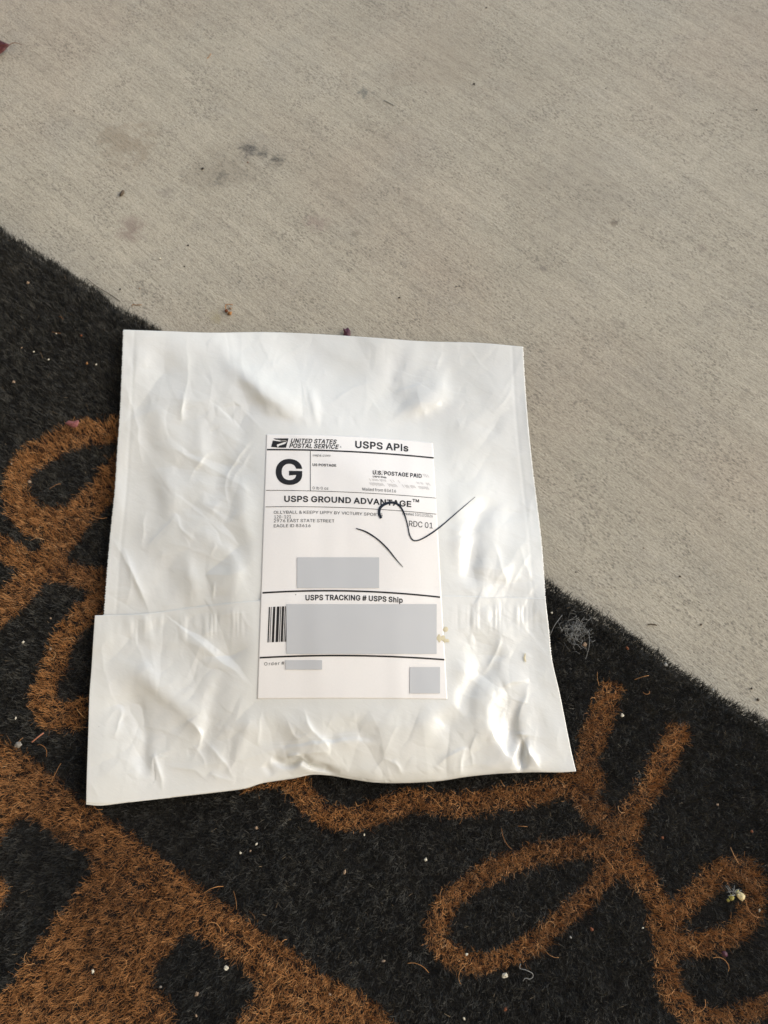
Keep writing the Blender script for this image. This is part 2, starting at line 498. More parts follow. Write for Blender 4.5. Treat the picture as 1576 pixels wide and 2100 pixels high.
# long stray brown and tan hairs lying on top
n = 2600
a2, b2 = scatter(n, a_lo, a_hi, BACK, EOFF - 0.004)
xy2 = to_xy(a2, b2); qx, qy = proj(np.column_stack([xy2, np.full(n, 0.012)]))
br = brown_mask(qx, qy)
keep = (br & (rng.random(n) < 0.33)) | (rng.random(n) < 0.04)
xy2, br = xy2[keep], br[keep]; n = len(xy2)
cu = rng.normal(0, 0.24, n)
LL = rng.uniform(0.004, 0.012, n)
SEG = 7
o = None
k_ = SEG + 1
P = np.zeros((n, k_, 3)); P[:, 0] = np.column_stack([xy2, np.full(n, 0.0128)])
aa = rng.uniform(0, 6.28, n)
for i in range(SEG):
    zz = 0.0009 * np.sin(np.pi * (i + 1) / SEG)
    P[:, i + 1, :2] = P[:, i, :2] + np.stack([np.cos(aa), np.sin(aa)], -1) * (LL / SEG)[:, None]
    P[:, i + 1, 2] = 0.0128 + zz + rng.uniform(0, 0.0007, n)
    aa = aa + cu
dirp = np.gradient(P, axis=1); w = np.stack([-dirp[..., 1], dirp[..., 0], 0 * dirp[..., 0]], -1)
w /= np.linalg.norm(w, axis=-1, keepdims=True) + 1e-12
wd = rng.uniform(0.00013, 0.00024, n)[:, None, None]
V = np.stack([P - w * wd * 0.5, P + w * wd * 0.5], 2).reshape(-1, 3)
base = np.arange(n) * k_ * 2
F = np.stack([np.stack([base + 2 * i, base + 2 * i + 1, base + 2 * i + 3, base + 2 * i + 2], -1) for i in range(SEG)], 1).reshape(-1, 4)
shl = np.where(br, rng.uniform(0.35, 0.9, n), rng.uniform(0.2, 0.85, n))
o = mesh_from("loose_fibre", V, F, M_brown, True, mat_root, {"shade": np.repeat(shl, k_ * 2)})
o['kind'] = 'stuff'

# backing slab with a dusty dark grain
nbk = NT("mat_backing")
f = nbk.noise(nbk.coords(), 900, 3, 0.7)
nbk.l(nbk.ramp(f, [(0.3, (0.006, 0.006, 0.006)), (0.8, (0.022, 0.020, 0.017))]), nbk.b.inputs['Base Color'])
nbk.b.inputs['Roughness'].default_value = 0.9
nx, ny = 160, 100
ga, gb = np.meshgrid(np.linspace(a_lo, a_hi, nx), np.linspace(BACK, EOFF - 0.0010, ny))
gz = 0.0062 + 0.0006 * perlin(ga * 200, gb * 200, 9)
edge = np.zeros_like(ga, bool); edge[0] = edge[-1] = True; edge[:, 0] = edge[:, -1] = True
gz[edge] = 0.0002
gxy = ga[..., None] * EDIR + gb[..., None] * ENRM
V = np.concatenate([gxy.reshape(-1, 2), gz.reshape(-1, 1)], 1)
mesh_from("backing", V, grid_faces(ny, nx), nbk.m, True, mat_root)

# ------------------------------------------------------------------ parcel: height of the film over photo pixel (px,py), metres
def edge_y(px): return np.interp(px, [-200, 0, 345, 1120, 1576, 1800], [330, 462, 675, 1187, 1478, 1630])

def ridge_field(X, Y, pts, amp, wl, wr=None, kind='g', tap=0.5):
    """amp in mm; wl / wr widths in px left / right of the direction of travel"""
    wr = wl if wr is None else wr
    P = np.array(pts, float)
    if len(P) > 2: P = catmull(P, len(P) * 5)
    seg = np.linalg.norm(np.diff(P, axis=0), axis=1); cum = np.concatenate([[0], np.cumsum(seg)])
    m = 3.2 * max(wl, wr) if kind in 'gs' else 6 * max(wl, wr)
    bb = (X > P[:, 0].min() - m) & (X < P[:, 0].max() + m) & (Y > P[:, 1].min() - m) & (Y < P[:, 1].max() + m)
    out = np.zeros_like(X)
    if not bb.any(): return out
    x, y = X[bb], Y[bb]
    best = np.full(x.shape, 1e9); sgn = np.zeros_like(x); along = np.zeros_like(x)
    for i in range(len(P) - 1):
        vx, vy = P[i + 1] - P[i]; l2 = vx * vx + vy * vy + 1e-9
        t = ((x - P[i, 0]) * vx + (y - P[i, 1]) * vy) / l2; tc = np.clip(t, 0, 1)
        dx, dy = x - P[i, 0] - tc * vx, y - P[i, 1] - tc * vy
        d = np.hypot(dx, dy); u = d < best
        best = np.where(u, d, best); sgn = np.where(u, np.sign(vx * dy - vy * dx), sgn)
        along = np.where(u, (cum[i] + tc * seg[i]) / cum[-1], along)
    w = np.where(sgn < 0, wl, wr)
    if kind == 's': prof = np.tanh(best * sgn / wl) * np.exp(-(best / wr) ** 2)
    elif kind == 'g': prof = np.exp(-(best / w) ** 2)
    else: prof = np.exp(-(np.sqrt(best ** 2 + 1.2) - 1.0) / w)
    tp = np.clip(np.sin(np.pi * np.clip(along, 0.0, 1.0)), 0, 1) ** max(tap, 0.75 if kind != 's' else 1.0)
    out[bb] = amp * 1e-3 * prof * tp
    return out

# (points, amp mm, width left, width right, kind)    g = soft fold, t = sharp crease
FEAT = [
 # upper left
 ([(395,650),(450,720),(520,790),(590,845),(660,890)], 2.6, 30, 42, 'g'),
 ([(470,800),(560,850),(620,885)], -1.1, 20, 30, 'g'),
 ([(388,680),(382,770),(376,830),(370,872)], 0.45, 5, 16, 't'),
 ([(376,800),(372,860)], 0.6, 3, 7, 't'),
 ([(256,770),(275,850),(285,900),(290,960)], 0.7, 8, 22, 't'),
 ([(262,690),(268,730),(256,775)], -0.5, 10, 12, 'g'),
 ([(320,690),(330,760),(310,800)], -0.8, 26, 26, 'g'),
 ([(310,830),(340,900),(345,960)], 1.2, 30, 24, 'g'),
 ([(400,860),(415,930),(410,960)], 0.8, 14, 22, 'g'),
 ([(430,880),(455,950),(440,1020)], -0.8, 20, 20, 'g'),
 ([(575,890),(530,915),(492,960),(470,1010)], 0.5, 4, 9, 't'),
 ([(560,875),(520,905),(480,950),(462,1000),(465,1040)], 0.5, 3, 10, 't'),
 ([(440,925),(410,955),(390,985)], 0.35, 3, 7, 't'),
 ([(430,935),(405,965)], 0.25, 3, 6, 't'),
 ([(365,1052),(325,1095),(290,1130)], 0.9, 5, 14, 't'),
 ([(365,1052),(372,1080),(400,1110)], 0.5, 6, 12, 't'),
 ([(300,1050),(292,1100),(290,1130)], 0.5, 4, 12, 't'),
 ([(232,1105),(262,1160),(290,1215),(305,1270)], 1.1, 6, 20, 't'),
 ([(256,1125),(268,1175),(262,1240)], 0.6, 5, 12, 't'),
 ([(380,1130),(395,1200),(392,1240)], 1.0, 18, 16, 'g'),
 ([(340,1140),(345,1200),(350,1240)], -0.7, 18, 18, 'g'),
 ([(440,1195),(436,1235)], 0.4, 2, 5, 't'),
 ([(445,1115),(430,1135)], 0.3, 2, 5, 't'),
 ([(380,1080),(430,1110),(470,1130),(500,1190)], 0.7, 12, 22, 'g'),
 ([(480,1060),(500,1130),(520,1220)], -0.9, 16, 22, 'g'),
 ([(500,900),(495,1000),(505,1080),(515,1150)], 0.8, 20, 24, 'g'),
 ([(330,960),(350,1020),(330,1060)], 0.9, 22, 22, 'g'),
 ([(300,980),(320,1030),(310,1080)], -0.6, 16, 16, 'g'),
 ([(245,900),(243,1000),(236,1080)], 0.7, 12, 8, 'g'),
 # upper centre and right
 ([(560,690),(600,740),(650,770)], -0.9, 30, 26, 'g'),
 ([(640,700),(700,730),(760,735)], 1.2, 26, 22, 'g'),
 ([(540,760),(600,720),(650,690)], 0.3, 3, 8, 't'),
 ([(800,690),(815,740),(800,800),(770,830)], -1.4, 30, 22, 'g'),
 ([(860,700),(830,760),(800,800)], 0.9, 18, 12, 'g'),
 ([(905,750),(905,810),(860,845),(815,870),(785,895)], 1.9, 16, 36, 'g'),
 ([(860,815),(820,835),(790,870)], -0.9, 18, 14, 'g'),
 ([(665,835),(720,805),(780,778)], 0.3, 2.5, 7, 't'),
 ([(785,815),(840,797),(890,780)], 0.35, 3, 8, 't'),
 ([(640,800),(648,850),(656,890)], 0.9, 9, 9, 'g'),
 ([(655,845),(658,892)], -0.8, 6, 6, 'g'),
 ([(690,850),(697,892)], 0.7, 7, 7, 'g'),
 ([(725,850),(735,893)], -0.5, 7, 7, 'g'),
 ([(800,860),(786,897)], 0.9, 5, 9, 't'),
 ([(620,850),(632,890)], 0.6, 7, 7, 'g'),
 ([(905,720),(890,760)], 0.5, 4, 8, 't'),
 ([(940,690),(1010,770)], 0.22, 3, 6, 't'),
 ([(1000,760),(1030,830),(1010,880)], 1.0, 28, 34, 'g'),
 ([(1055,790),(1035,820),(1015,845)], 0.5, 4, 8, 't'),
 ([(1060,800),(1070,860),(1062,930)], -0.5, 14, 14, 'g'),
 ([(1080,985),(1105,1010),(1100,1045),(1060,1020)], 0.5, 6, 10, 't'),
 ([(1000,1020),(975,1090),(960,1150),(955,1200)], -1.6, 22, 34, 'g'),
 ([(930,990),(935,1080),(940,1160)], 1.4, 26, 22, 'g'),
 ([(1040,1010),(1015,1100),(990,1180)], 1.0, 22, 22, 'g'),
 ([(1010,1110),(1035,1165),(1040,1200)], 0.7, 5, 10, 't'),
 ([(1060,1110),(1080,1160),(1095,1210)], 0.7, 5, 12, 't'),
 ([(1095,1120),(1060,1180),(1040,1220)], 0.5, 5, 10, 't'),
 ([(1115,1185),(1080,1220),(1070,1260),(1085,1300),(1115,1335),(1132,1352)], 0.55, 5, 12, 't'),
 ([(1118,1140),(1122,1220)], -0.4, 6, 8, 'g'),
 ([(915,1090),(905,1160),(925,1210)], 0.7, 5, 8, 't'),
 ([(1090,780),(1093,900),(1105,1020)], 0.35, 5, 9, 'g'),
 # flap, lower left
 ([(205,1280),(240,1360),(330,1420),(420,1500)], 1.9, 34, 40, 'g'),
 ([(225,1400),(270,1440),(320,1520)], -1.1, 24, 26, 'g'),
 ([(205,1290),(220,1400),(235,1440)], 0.6, 6, 16, 't'),
 ([(243,1442),(248,1475),(236,1518)], 0.9, 5, 10, 't'),
 ([(243,1442),(215,1490)], 0.4, 5, 12, 't'),
 ([(380,1470),(412,1503),(404,1540)], 1.2, 6, 14, 't'),
 ([(404,1540),(425,1500),(440,1440),(470,1380)], -1.0, 16, 22, 'g'),
 ([(420,1515),(455,1560),(480,1605)], 0.7, 6, 14, 't'),
 ([(280,1440),(300,1510),(296,1590),(310,1605)], -1.0, 12, 16, 'g'),
 ([(310,1590),(322,1555),(335,1640)], 0.9, 6, 12, 't'),
 ([(180,1600),(200,1625),(210,1652)], 0.8, 5, 12, 't'),
 ([(430,1605),(400,1580),(340,1570)], 0.5, 5, 14, 't'),
 ([(430,1590),(480,1605)], 0.7, 4, 9, 't'),
 ([(450,1340),(420,1330),(370,1315)], 0.6, 10, 14, 'g'),
 ([(527,1325),(480,1340),(420,1345)], -0.8, 6, 14, 't'),
 ([(527,1295),(505,1280),(495,1255)], 0.5, 4, 8, 't'),
 ([(520,1430),(505,1500),(480,1560)], 0.8, 20, 16, 'g'),
 ([(470,1500),(465,1560),(450,1600)], -0.8, 14, 14, 'g'),
 ([(535,1440),(530,1490),(535,1530)], 0.4, 5, 8, 't'),
 # flap, lower centre and right
 ([(590,1470),(610,1510),(640,1500)], 0.6, 5, 12, 't'),
 ([(625,1445),(632,1490),(660,1520),(676,1540)], 1.2, 6, 18, 't'),
 ([(676,1540),(640,1545),(590,1552)], 0.9, 5, 12, 't'),
 ([(535,1530),(600,1520),(680,1512),(760,1505)], 0.45, 5, 12, 't'),
 ([(680,1515),(740,1520),(780,1530)], 0.7, 10, 18, 'g'),
 ([(1030,1300),(1000,1360),(960,1420),(920,1490),(895,1570)], -2.5, 32, 36, 'g'),
 ([(1030,1300),(1022,1330),(985,1385)], 0.9, 5, 14, 't'),
 ([(960,1320),(930,1390),(890,1460),(870,1530)], 1.6, 30, 30, 'g'),
 ([(893,1572),(930,1545),(960,1530)], 0.9, 5, 16, 't'),
 ([(953,1530),(950,1560),(945,1595)], 0.8, 5, 10, 't'),
 ([(975,1570),(965,1530),(975,1500)], 0.7, 5, 12, 't'),
 ([(1090,1395),(1055,1397),(1030,1410)], 0.8, 5, 14, 't'),
 ([(1030,1420),(1010,1450),(1006,1500),(1030,1540),(1057,1558)], 1.8, 7, 18, 't'),
 ([(1062,1440),(1048,1500),(1050,1540)], -1.7, 18, 16, 'g'),
 ([(1088,1400),(1066,1470),(1068,1500)], 0.8, 6, 12, 't'),
 ([(1068,1500),(1090,1545),(1105,1580)], 1.6, 5, 16, 't'),
 ([(1074,1505),(1073,1550),(1062,1590)], -4.0, 9, 9, 'g'),
 ([(1100,1420),(1130,1480),(1150,1560)], 1.0, 24, 24, 'g'),
 ([(620,1300),(640,1400)], 0.0, 9, 9, 'g'),
 ([(1065,1335),(1090,1350)], 0.4, 4, 8, 't'),
 ([(800,1440),(790,1500),(800,1560)], 0.5, 18, 18, 'g'),
 ([(740,1440),(720,1480)], 0.4, 6, 10, 'g'),
 ([(810,1560),(830,1590)], 0.5, 4, 8, 't'),
 ([(760,1585),(790,1560),(830,1580)], 0.4, 4, 8, 't'),
 # steps: the film is higher on one side of the line
 ([(1040,1295),(1005,1370),(950,1440),(905,1510),(880,1575)], -1.4, 22, 75, 's'),
 ([(1035,1405),(1010,1440),(1003,1490),(1025,1535),(1060,1560)], 1.0, 8, 36, 's'),
 ([(1088,1398),(1064,1470),(1070,1520),(1100,1585)], -1.0, 9, 36, 's'),
 ([(915,740),(905,800),(860,845),(810,868),(780,900)], 1.6, 12, 60, 's'),
 ([(420,690),(500,785),(580,860),(640,890)], -1.6, 14, 55, 's'),
 ([(985,1010),(965,1090),(950,1160),(945,1210)], 1.5, 12, 45, 's'),
 ([(410,1500),(380,1470),(320,1420),(250,1370)], 1.3, 16, 50, 's'),
 ([(535,1535),(600,1527),(680,1520),(780,1515)], 0.9, 5, 40, 's'),
 ([(365,1050),(340,1085),(290,1132)], -0.6, 5, 26, 's'),
 ([(240,1110),(262,1165),(290,1225),(305,1260)], -0.7, 6, 34, 's'),
 ([(1118,1190),(1082,1215),(1068,1262),(1090,1310),(1130,1350)], 0.35, 6, 30, 's'),
 # crumpled underside fold at the bottom
 ([(555,1562),(590,1566),(618,1556),(640,1572),(695,1590)], -4.0, 8, 8, 'g'),
 ([(590,1552),(612,1548),(630,1562),(665,1578)], 2.2, 4, 8, 't'),
 ([(540,1570),(560,1590)], -0.8, 8, 8, 'g'),
]

def crease_noise(X, Y, n, seed, amp, lmin, lmax, w0, w1, box):
    r = np.random.default_rng(seed)
    out = np.zeros_like(X)
    for _ in range(n):
        cx, cy = r.uniform(box[0], box[2]), r.uniform(box[1], box[3])
        # folds radiate loosely from the contents in the middle
        base = math.atan2(cy - 1150, cx - 690)
        an = base + r.normal(0, 0.7); l = r.uniform(lmin, lmax) / 2
        bend = r.normal(0, 0.18) * l
        p = [(cx - l * math.cos(an), cy - l * math.sin(an)), (cx - bend * math.sin(an), cy + bend * math.cos(an)), (cx + l * math.cos(an), cy + l * math.sin(an))]
        out += ridge_field(X, Y, p, amp * r.choice([-1, 1]) * r.uniform(0.4, 1), r.uniform(w0, w1), r.uniform(w0, w1) * 2.2, 't', 0.9)
    return out

LBL = dict(xl0=547, xl1=528, y0=891, y1=1433)
def label_weight(X, Y):
    t = np.clip((Y - 891) / 542, 0, 1)
    xl = 547 - 19 * t; xr = 889 + 29 * t
    d = np.maximum(np.maximum(xl - X, X - xr), np.maximum(889 - Y, Y - 1434))
    return sstep(65, 1, d)

def base_height(X, Y):
    # what it rests on
    de = (Y - edge_y(X))
    sup = 0.0045 + 0.0115 * sstep(-170, 60, de)
    # contents
    q = (np.abs((X - 690) / 500) ** 2.6 + np.abs((Y - 1170) / 470) ** 2.6) ** (1 / 2.6)
    bulge = 0.0125 * sstep(1.04, 0.12, q)
    bulge = bulge + 0.0050 * np.exp(-((X - 840) / 300) ** 2 - ((Y - 1490) / 120) ** 2)
    bulge = bulge + 0.0020 * np.exp(-((X - 640) / 330) ** 2 - ((Y - 790) / 80) ** 2)
    # the closed lower end stays thick right up to its rounded bottom edge
    return sup + bulge

BOTTOM = [(177,1650),(210,1652),(270,1645),(350,1636),(430,1627),(500,1618),(540,1606),(600,1597),(640,1589),(680,1591),(720,1598),(770,1605),(830,1606),(900,1602),(960,1593),(1020,1587),(1090,1584),(1150,1584),(1182,1582)]

def facets(U, V, cell, seed, box, mask=None):
    """flat triangles between random heights: the crisp planes of crumpled film; returns about -1..1"""
    from mathutils.geometry import delaunay_2d_cdt
    r = np.random.default_rng(seed)
    us = np.arange(box[0] - 2 * cell, box[2] + 2 * cell, cell); vs = np.arange(box[1] - 2 * cell, box[3] + 2 * cell, cell)
    A, B = np.meshgrid(us, vs); n = A.size
    A = A.ravel() + r.uniform(-0.48, 0.48, n) * cell; B = B.ravel() + r.uniform(-0.48, 0.48, n) * cell
    H = r.normal(0, 0.6, n)
    vo, eo, fo, *_ = delaunay_2d_cdt([Vector((float(p), float(q))) for p, q in zip(A, B)], [], [], 0, 1e-6)
    shp = U.shape; u = U.ravel(); v = V.ravel(); out = np.zeros_like(u)
    # bucket the samples by cell, so each triangle looks only at its neighbourhood
    bx = np.floor((u - box[0]) / cell).astype(int) + 4; by = np.floor((v - box[1]) / cell).astype(int) + 4
    nb = int((box[2] - box[0]) / cell) + 10
    key = by * nb + bx; order = np.argsort(key, kind='stable'); ks = key[order]
    for t in fo:
        p = [vo[i] for i in t]; h = [H[i] for i in t]
        x0, x1 = min(q.x for q in p), max(q.x for q in p); y0, y1 = min(q.y for q in p), max(q.y for q in p)
        i0, i1 = int((x0 - box[0]) // cell) + 4, int((x1 - box[0]) // cell) + 4
        idx = []
        for j in range(int((y0 - box[1]) // cell) + 4, int((y1 - box[1]) // cell) + 5):
            a = np.searchsorted(ks, j * nb + i0); b = np.searchsorted(ks, j * nb + i1 + 1)
            if b > a: idx.append(order[a:b])
        if not idx: continue
        idx = np.concatenate(idx); uu, vv = u[idx], v[idx]
        d = (p[1].y - p[2].y) * (p[0].x - p[2].x) + (p[2].x - p[1].x) * (p[0].y - p[2].y)
        if abs(d) < 1e-9: continue
        l0 = ((p[1].y - p[2].y) * (uu - p[2].x) + (p[2].x - p[1].x) * (vv - p[2].y)) / d
        l1 = ((p[2].y - p[0].y) * (uu - p[2].x) + (p[0].x - p[2].x) * (vv - p[2].y)) / d
        l2 = 1 - l0 - l1
        m = (l0 >= -1e-6) & (l1 >= -1e-6) & (l2 >= -1e-6)
        out[idx[m]] = l0[m] * h[0] + l1[m] * h[1] + l2[m] * h[2]
    return out.reshape(shp)

def film_height(X, Y, wrinkle=True):
    h = base_height(X, Y)
    lw = label_weight(X, Y)
    wr = np.zeros_like(X)
    # domain warp so folds are not ruler-straight
    WX = X + 9 * perlin(X / 70, Y / 70, 41) + 3 * perlin(X / 24, Y / 24, 43)
    WY = Y + 9 * perlin(X / 70, Y / 70, 42) + 3 * perlin(X / 24, Y / 24, 44)
    for f in FEAT:
        pts, amp, wl, wr_, kd = f
        wr += ridge_field(WX, WY, pts, amp * (1.0 if kd != 't' else 1.0), wl, wr_, kd)
    # broad undulation with folded crests
    for sc, am, sd_ in ((210, 0.0016, 51), (95, 0.0007, 52), (46, 0.00022, 53)):
        nse = perlin(WX / sc, WY / sc, sd_)
        wr += am * (np.sqrt(nse * nse + 0.002) * 0.8 + 0.5 * perlin(WX / sc + 7, WY / sc * 0.8, sd_ + 10))
    wr += crease_noise(WX, WY, 120, 61, 0.34, 40, 170, 3, 8, (190, 690, 1160, 1640))
    wr += crease_noise(WX, WY, 200, 62, 0.17, 14, 60, 1.6, 4, (190, 690, 1160, 1640))
    # crumpled planes: coarse ones anyhow, finer ones drawn out away from the contents
    fx, fy = X + 5 * perlin(X / 40, Y / 40, 45), Y + 5 * perlin(X / 40, Y / 40, 46)
    wr += 0.0014 * facets(fx, fy, 95.0, 101, (150, 650, 1210, 1680))
    th = np.arctan2(fy - 1150.5, fx - 690.3); rd = np.hypot(fx - 690.3, fy - 1150.5)
    m2 = (0.35 + 0.65 * sstep(-0.25, 0.3, perlin(X / 130, Y / 130, 48))) * sstep(0.0, 0.12, np.pi - np.abs(th))
    wr += 0.00070 * m2 * facets(th * 400, rd * 0.45, 42.0, 102, (-1260, 0, 1260, 340))
    m3 = sstep(-0.05, 0.35, perlin(X / 90, Y / 90, 49))
    right = sstep(880, 1000, X) * sstep(1050, 1120, Y) * sstep(1400, 1330, Y)
    m3 = np.maximum(m3, right)
    wr += 0.00024 * m3 * facets(fx * 0.8 + fy * 0.25, fy * 0.7 - fx * 0.2, 17.0, 103, (250, 50, 1500, 1250))
    # pulled ripples over the adhesive strip of the flap
    ys = np.interp(X, [200, 527, 905, 1115], [1300, 1275, 1262, 1268])
    band = np.exp(-((Y - ys) / 26.0) ** 4)
    per = perlin(X / 30, Y * 0 + 2.2, 71)
    rip = np.sin(X / 1.75 + 6 * per) * (0.35 + 0.65 * np.clip(perlin(X / 36, Y / 60, 72) * 2 + 0.4, 0, 1))
    wr += band * 0.00009 * rip * sstep(-0.1, 0.3, perlin(X / 60, Y * 0 + 5.5, 75))
    wr += band * 0.0007 * np.clip(perlin(X / 17, Y / 90, 73), -0.2, 1)
    wr += 0.0006 * np.exp(-((Y - ys - 40) / 18.0) ** 2) * perlin(X / 60, Y / 60, 74)
    smooth = 0.0005 * perlin(X / 110, Y / 170, 81) + 0.00035 * perlin(X / 45, Y / 260, 82)
    h = h + wr * (1 - lw) + (smooth + 0.0003) * lw
    # flatten the rim: film meets its support at the edges of the sheet
    # rounded lower end
    yb = np.interp(X, [p[0] for p in BOTTOM], [p[1] for p in BOTTOM])
    db = yb - Y
    fall = np.clip(db / 26.0, 0, 1)
    rest = 0.0152
    k = np.sqrt(1 - (1 - fall) ** 2)
    sidew = sstep(430, 640, X) * sstep(1190, 1090, X)
    h_b = rest + (h - rest) * k
    h_thin = rest + 0.0008 + (h - rest - 0.0008) * np.clip(db / 60.0, 0, 1) ** 0.9
    h = np.where(db < 60, np.where(db < 0, rest, h_b * sidew + h_thin * (1 - sidew)), h)
    return np.maximum(h, 0.0026)

def coons(top, bot, left, right, nr, nc):
    s = np.linspace(0, 1, nc); t = np.linspace(0, 1, nr)
    T, B, Lc, Rc = catmull(top, s), catmull(bot, s), catmull(left, t), catmull(right, t)
    S, TT = np.meshgrid(s, t); S = S[..., None]; TT = TT[..., None]
    P = (1 - TT) * T[None] + TT * B[None] + (1 - S) * Lc[:, None] + S * Rc[:, None] - (
        (1 - S) * (1 - TT) * T[0] + S * (1 - TT) * T[-1] + (1 - S) * TT * B[0] + S * TT * B[-1])
    return P[..., 0], P[..., 1]

BODY_TOP = [(253,676),(340,679),(430,682),(545,681),(650,685),(760,692),(870,700),(980,703),(1073,711)]
BODY_R = [(1073,711),(1078,800),(1084,880),(1094,970),(1104,1050),(1112,1120),(1117,1190),(1120,1240),(1126,1290),(1132,1350),(1140,1400)]
BODY_L = [(253,676),(250,760),(246,850),(241,920),(236,1000),(230,1060),(224,1120),(219,1180),(213,1262),(208,1330),(206,1400)]
BODY_B = [(206,1400),(1140,1400)]
FLAP_TOP = [(195,1262),(300,1258),(400,1245),(527,1232),(700,1225),(900,1222),(1000,1224),(1080,1226),(1119,1227)]
FLAP_L = [(195,1262),(191,1320),(188,1370),(184,1420),(182,1480),(180,1540),(178,1600),(177,1650)]
FLAP_R = [(1119,1227),(1126,1290),(1132,1350),(1148,1420),(1160,1480),(1172,1540),(1182,1582)]

def poly_material():
    n = NT("white_poly_film")
    v = n.coords()
    cl = n.noise(v, 30, 3, 0.5)
    col = n.ramp(cl, [(0.3, (0.715, 0.715, 0.668)), (0.7, (0.748, 0.750, 0.712))])
    vo = n.t.nodes.new("ShaderNodeTexVoronoi"); vo.inputs['Scale'].default_value = 130
    n.l(v, vo.inputs['Vector'])
    th = n.math('MULTIPLY', n.math('SUBTRACT', n.noise(v, 70, 2), 0.60), 0.38)
    sp = n.math('LESS_THAN', vo.outputs['Distance'], th)
    col = n.mix(n.math('MULTIPLY', sp, 0.75), col, (0.10, 0.09, 0.08))
    # faint handling scuffs
    sc = n.noise(n.coords(0.6, (0.15, 1, 1)), 260, 3, 0.7)
    col = n.mix(n.ramp(sc, [(0.66, (0, 0, 0)), (0.80, (0.18, 0.18, 0.18))]), col, (0.42, 0.41, 0.38))
    n.l(col, n.b.inputs['Base Color'])
    n.l(n.ramp(n.noise(v, 40, 3), [(0.3, (0.14, 0.14, 0.14)), (0.7, (0.24, 0.24, 0.24))]), n.b.inputs['Roughness'])
    n.b.inputs['Specular IOR Level'].default_value = 0.55
    n.b.inputs['IOR'].default_value = 1.5
    n.b.inputs['Subsurface Weight'].default_value = 0.0
    b1 = n.bump(n.noise(v, 160, 3, 0.6, 0.6), 0.16, 0.0006)
    b2 = n.bump(n.noise(n.coords(0.5, (0.4, 1, 1)), 520, 2, 0.6, 0.8), 0.22, 0.00025, b1)
    n.l(b2, n.b.inputs['Normal'])
    return n.m
M_film = poly_material()

parcel = thing("parcel_mailer", "white glossy plastic mailer parcel with shipping label, lying half on the doormat", "parcel")

def sheet(name, GX, GY, Z, mat, parent, back=0.0005):
    """film with its own underside, following the same outline"""
    nr, nc = GX.shape
    Vt = unproj(GX, GY, Z)
    Vb = Vt.copy(); Vb[..., 2] -= back
    V = np.concatenate([Vt.reshape(-1, 3), Vb.reshape(-1, 3)])
    F = grid_faces(nr, nc); nv = nr * nc
    # rim
    ring = np.concatenate([np.arange(nc), (np.arange(1, nr) * nc + nc - 1), ((nr - 1) * nc + np.arange(nc - 2, -1, -1)), (np.arange(nr - 2, 0, -1) * nc)])
    r2 = np.roll(ring, -1)
    FR = np.stack([ring, r2, r2 + nv, ring + nv], -1)
    used = np.zeros(2 * nv, bool); used[:nv] = True; used[ring + nv] = True
    idx = np.cumsum(used) - 1
    return mesh_from(name, V[used], idx[np.concatenate([F, FR])], mat, True, parent)

# body sheet
nr, nc = 430, 550
GX, GY = coons(BODY_TOP, BODY_B, BODY_L, BODY_R, nr, nc)
# tiny serration at the cut side seams
ser = np.zeros((nr, nc)); tt = np.arange(nr)
GX[:, 0] += 0.9 * np.sign(np.sin(tt * 1.9)); GX[:, -1] += 0.9 * np.sign(np.sin(tt * 1.9))
Hf = film_height(GX, GY)
S_, T_ = np.meshgrid(np.linspace(0, 1, nc), np.linspace(0, 1, nr))
dedge = np.minimum(np.minimum(S_, 1 - S_) * 860, T_ * 700)
de = (GY - edge_y(GX)); sup = 0.0045 + 0.0115 * sstep(-170, 60, de)
lift = 0.0012 * perlin(GX / 120, GY / 120, 91)
rim = sup + 0.0010 + lift
kk = sstep(0, 130, dedge)
Z = rim * (1 - kk) + Hf * kk + (1 - kk) * 0.55 * (Hf - base_height(GX, GY))
# seam strips: a welded line 22 px inside each side
Z -= 0.00012 * np.exp(-((np.minimum(S_, 1 - S_) * 860 - 24) / 4.0) ** 2)
Z_body = Z
body = sheet("front_film", GX, GY, Z, M_film, parcel)
# back film
nr2, nc2 = 60, 70
gx, gy = coons(BODY_TOP, [(177,1648),(600,1594),(1182,1580)], [(253,676),(236,1000),(206,1300),(180,1500),(177,1648)], [(1073,711),(1104,1050),(1132,1350),(1182,1580)], nr2, nc2)
zz = np.minimum(0.0035 + 0.0115 * sstep(-170, 60, gy - edge_y(gx)), 0.0142)
inset = 1.0
cxm, cym = 690, 1170
gx = cxm + (gx - cxm) * 0.992; gy = cym + (gy - cym) * 0.992
mesh_from("back_film", unproj(gx, gy, zz).reshape(-1, 3), grid_faces(nr2, nc2), M_film, True, parcel)

# flap sheet
nr, nc = 240, 600
FX, FY = coons(FLAP_TOP, BOTTOM, FLAP_L, FLAP_R, nr, nc)
Hf = film_height(FX, FY)
S_, T_ = np.meshgrid(np.linspace(0, 1, nc), np.linspace(0, 1, nr))
ds = np.minimum(S_, 1 - S_) * 940
rimz = 0.0172 + 0.0008 * perlin(FX / 90, FY / 90, 92)
kk = sstep(0, 110, ds)
Zf = rimz * (1 - kk) + Hf * kk + (1 - kk) * 0.4 * (Hf - base_height(FX, FY))
Zf += 0.0006 - 0.00035 * sstep(880, 980, FX)
yb = np.interp(FX, [p[0] for p in BOTTOM], [p[1] for p in BOTTOM])
db = yb - FY
Zf = np.where(db < 4, np.minimum(Zf, 0.0165 + 0.0006), Zf)
Zf = np.maximum(Zf, 0.0155)
sheet("closing_flap", FX, FY, Zf, M_film, parcel)

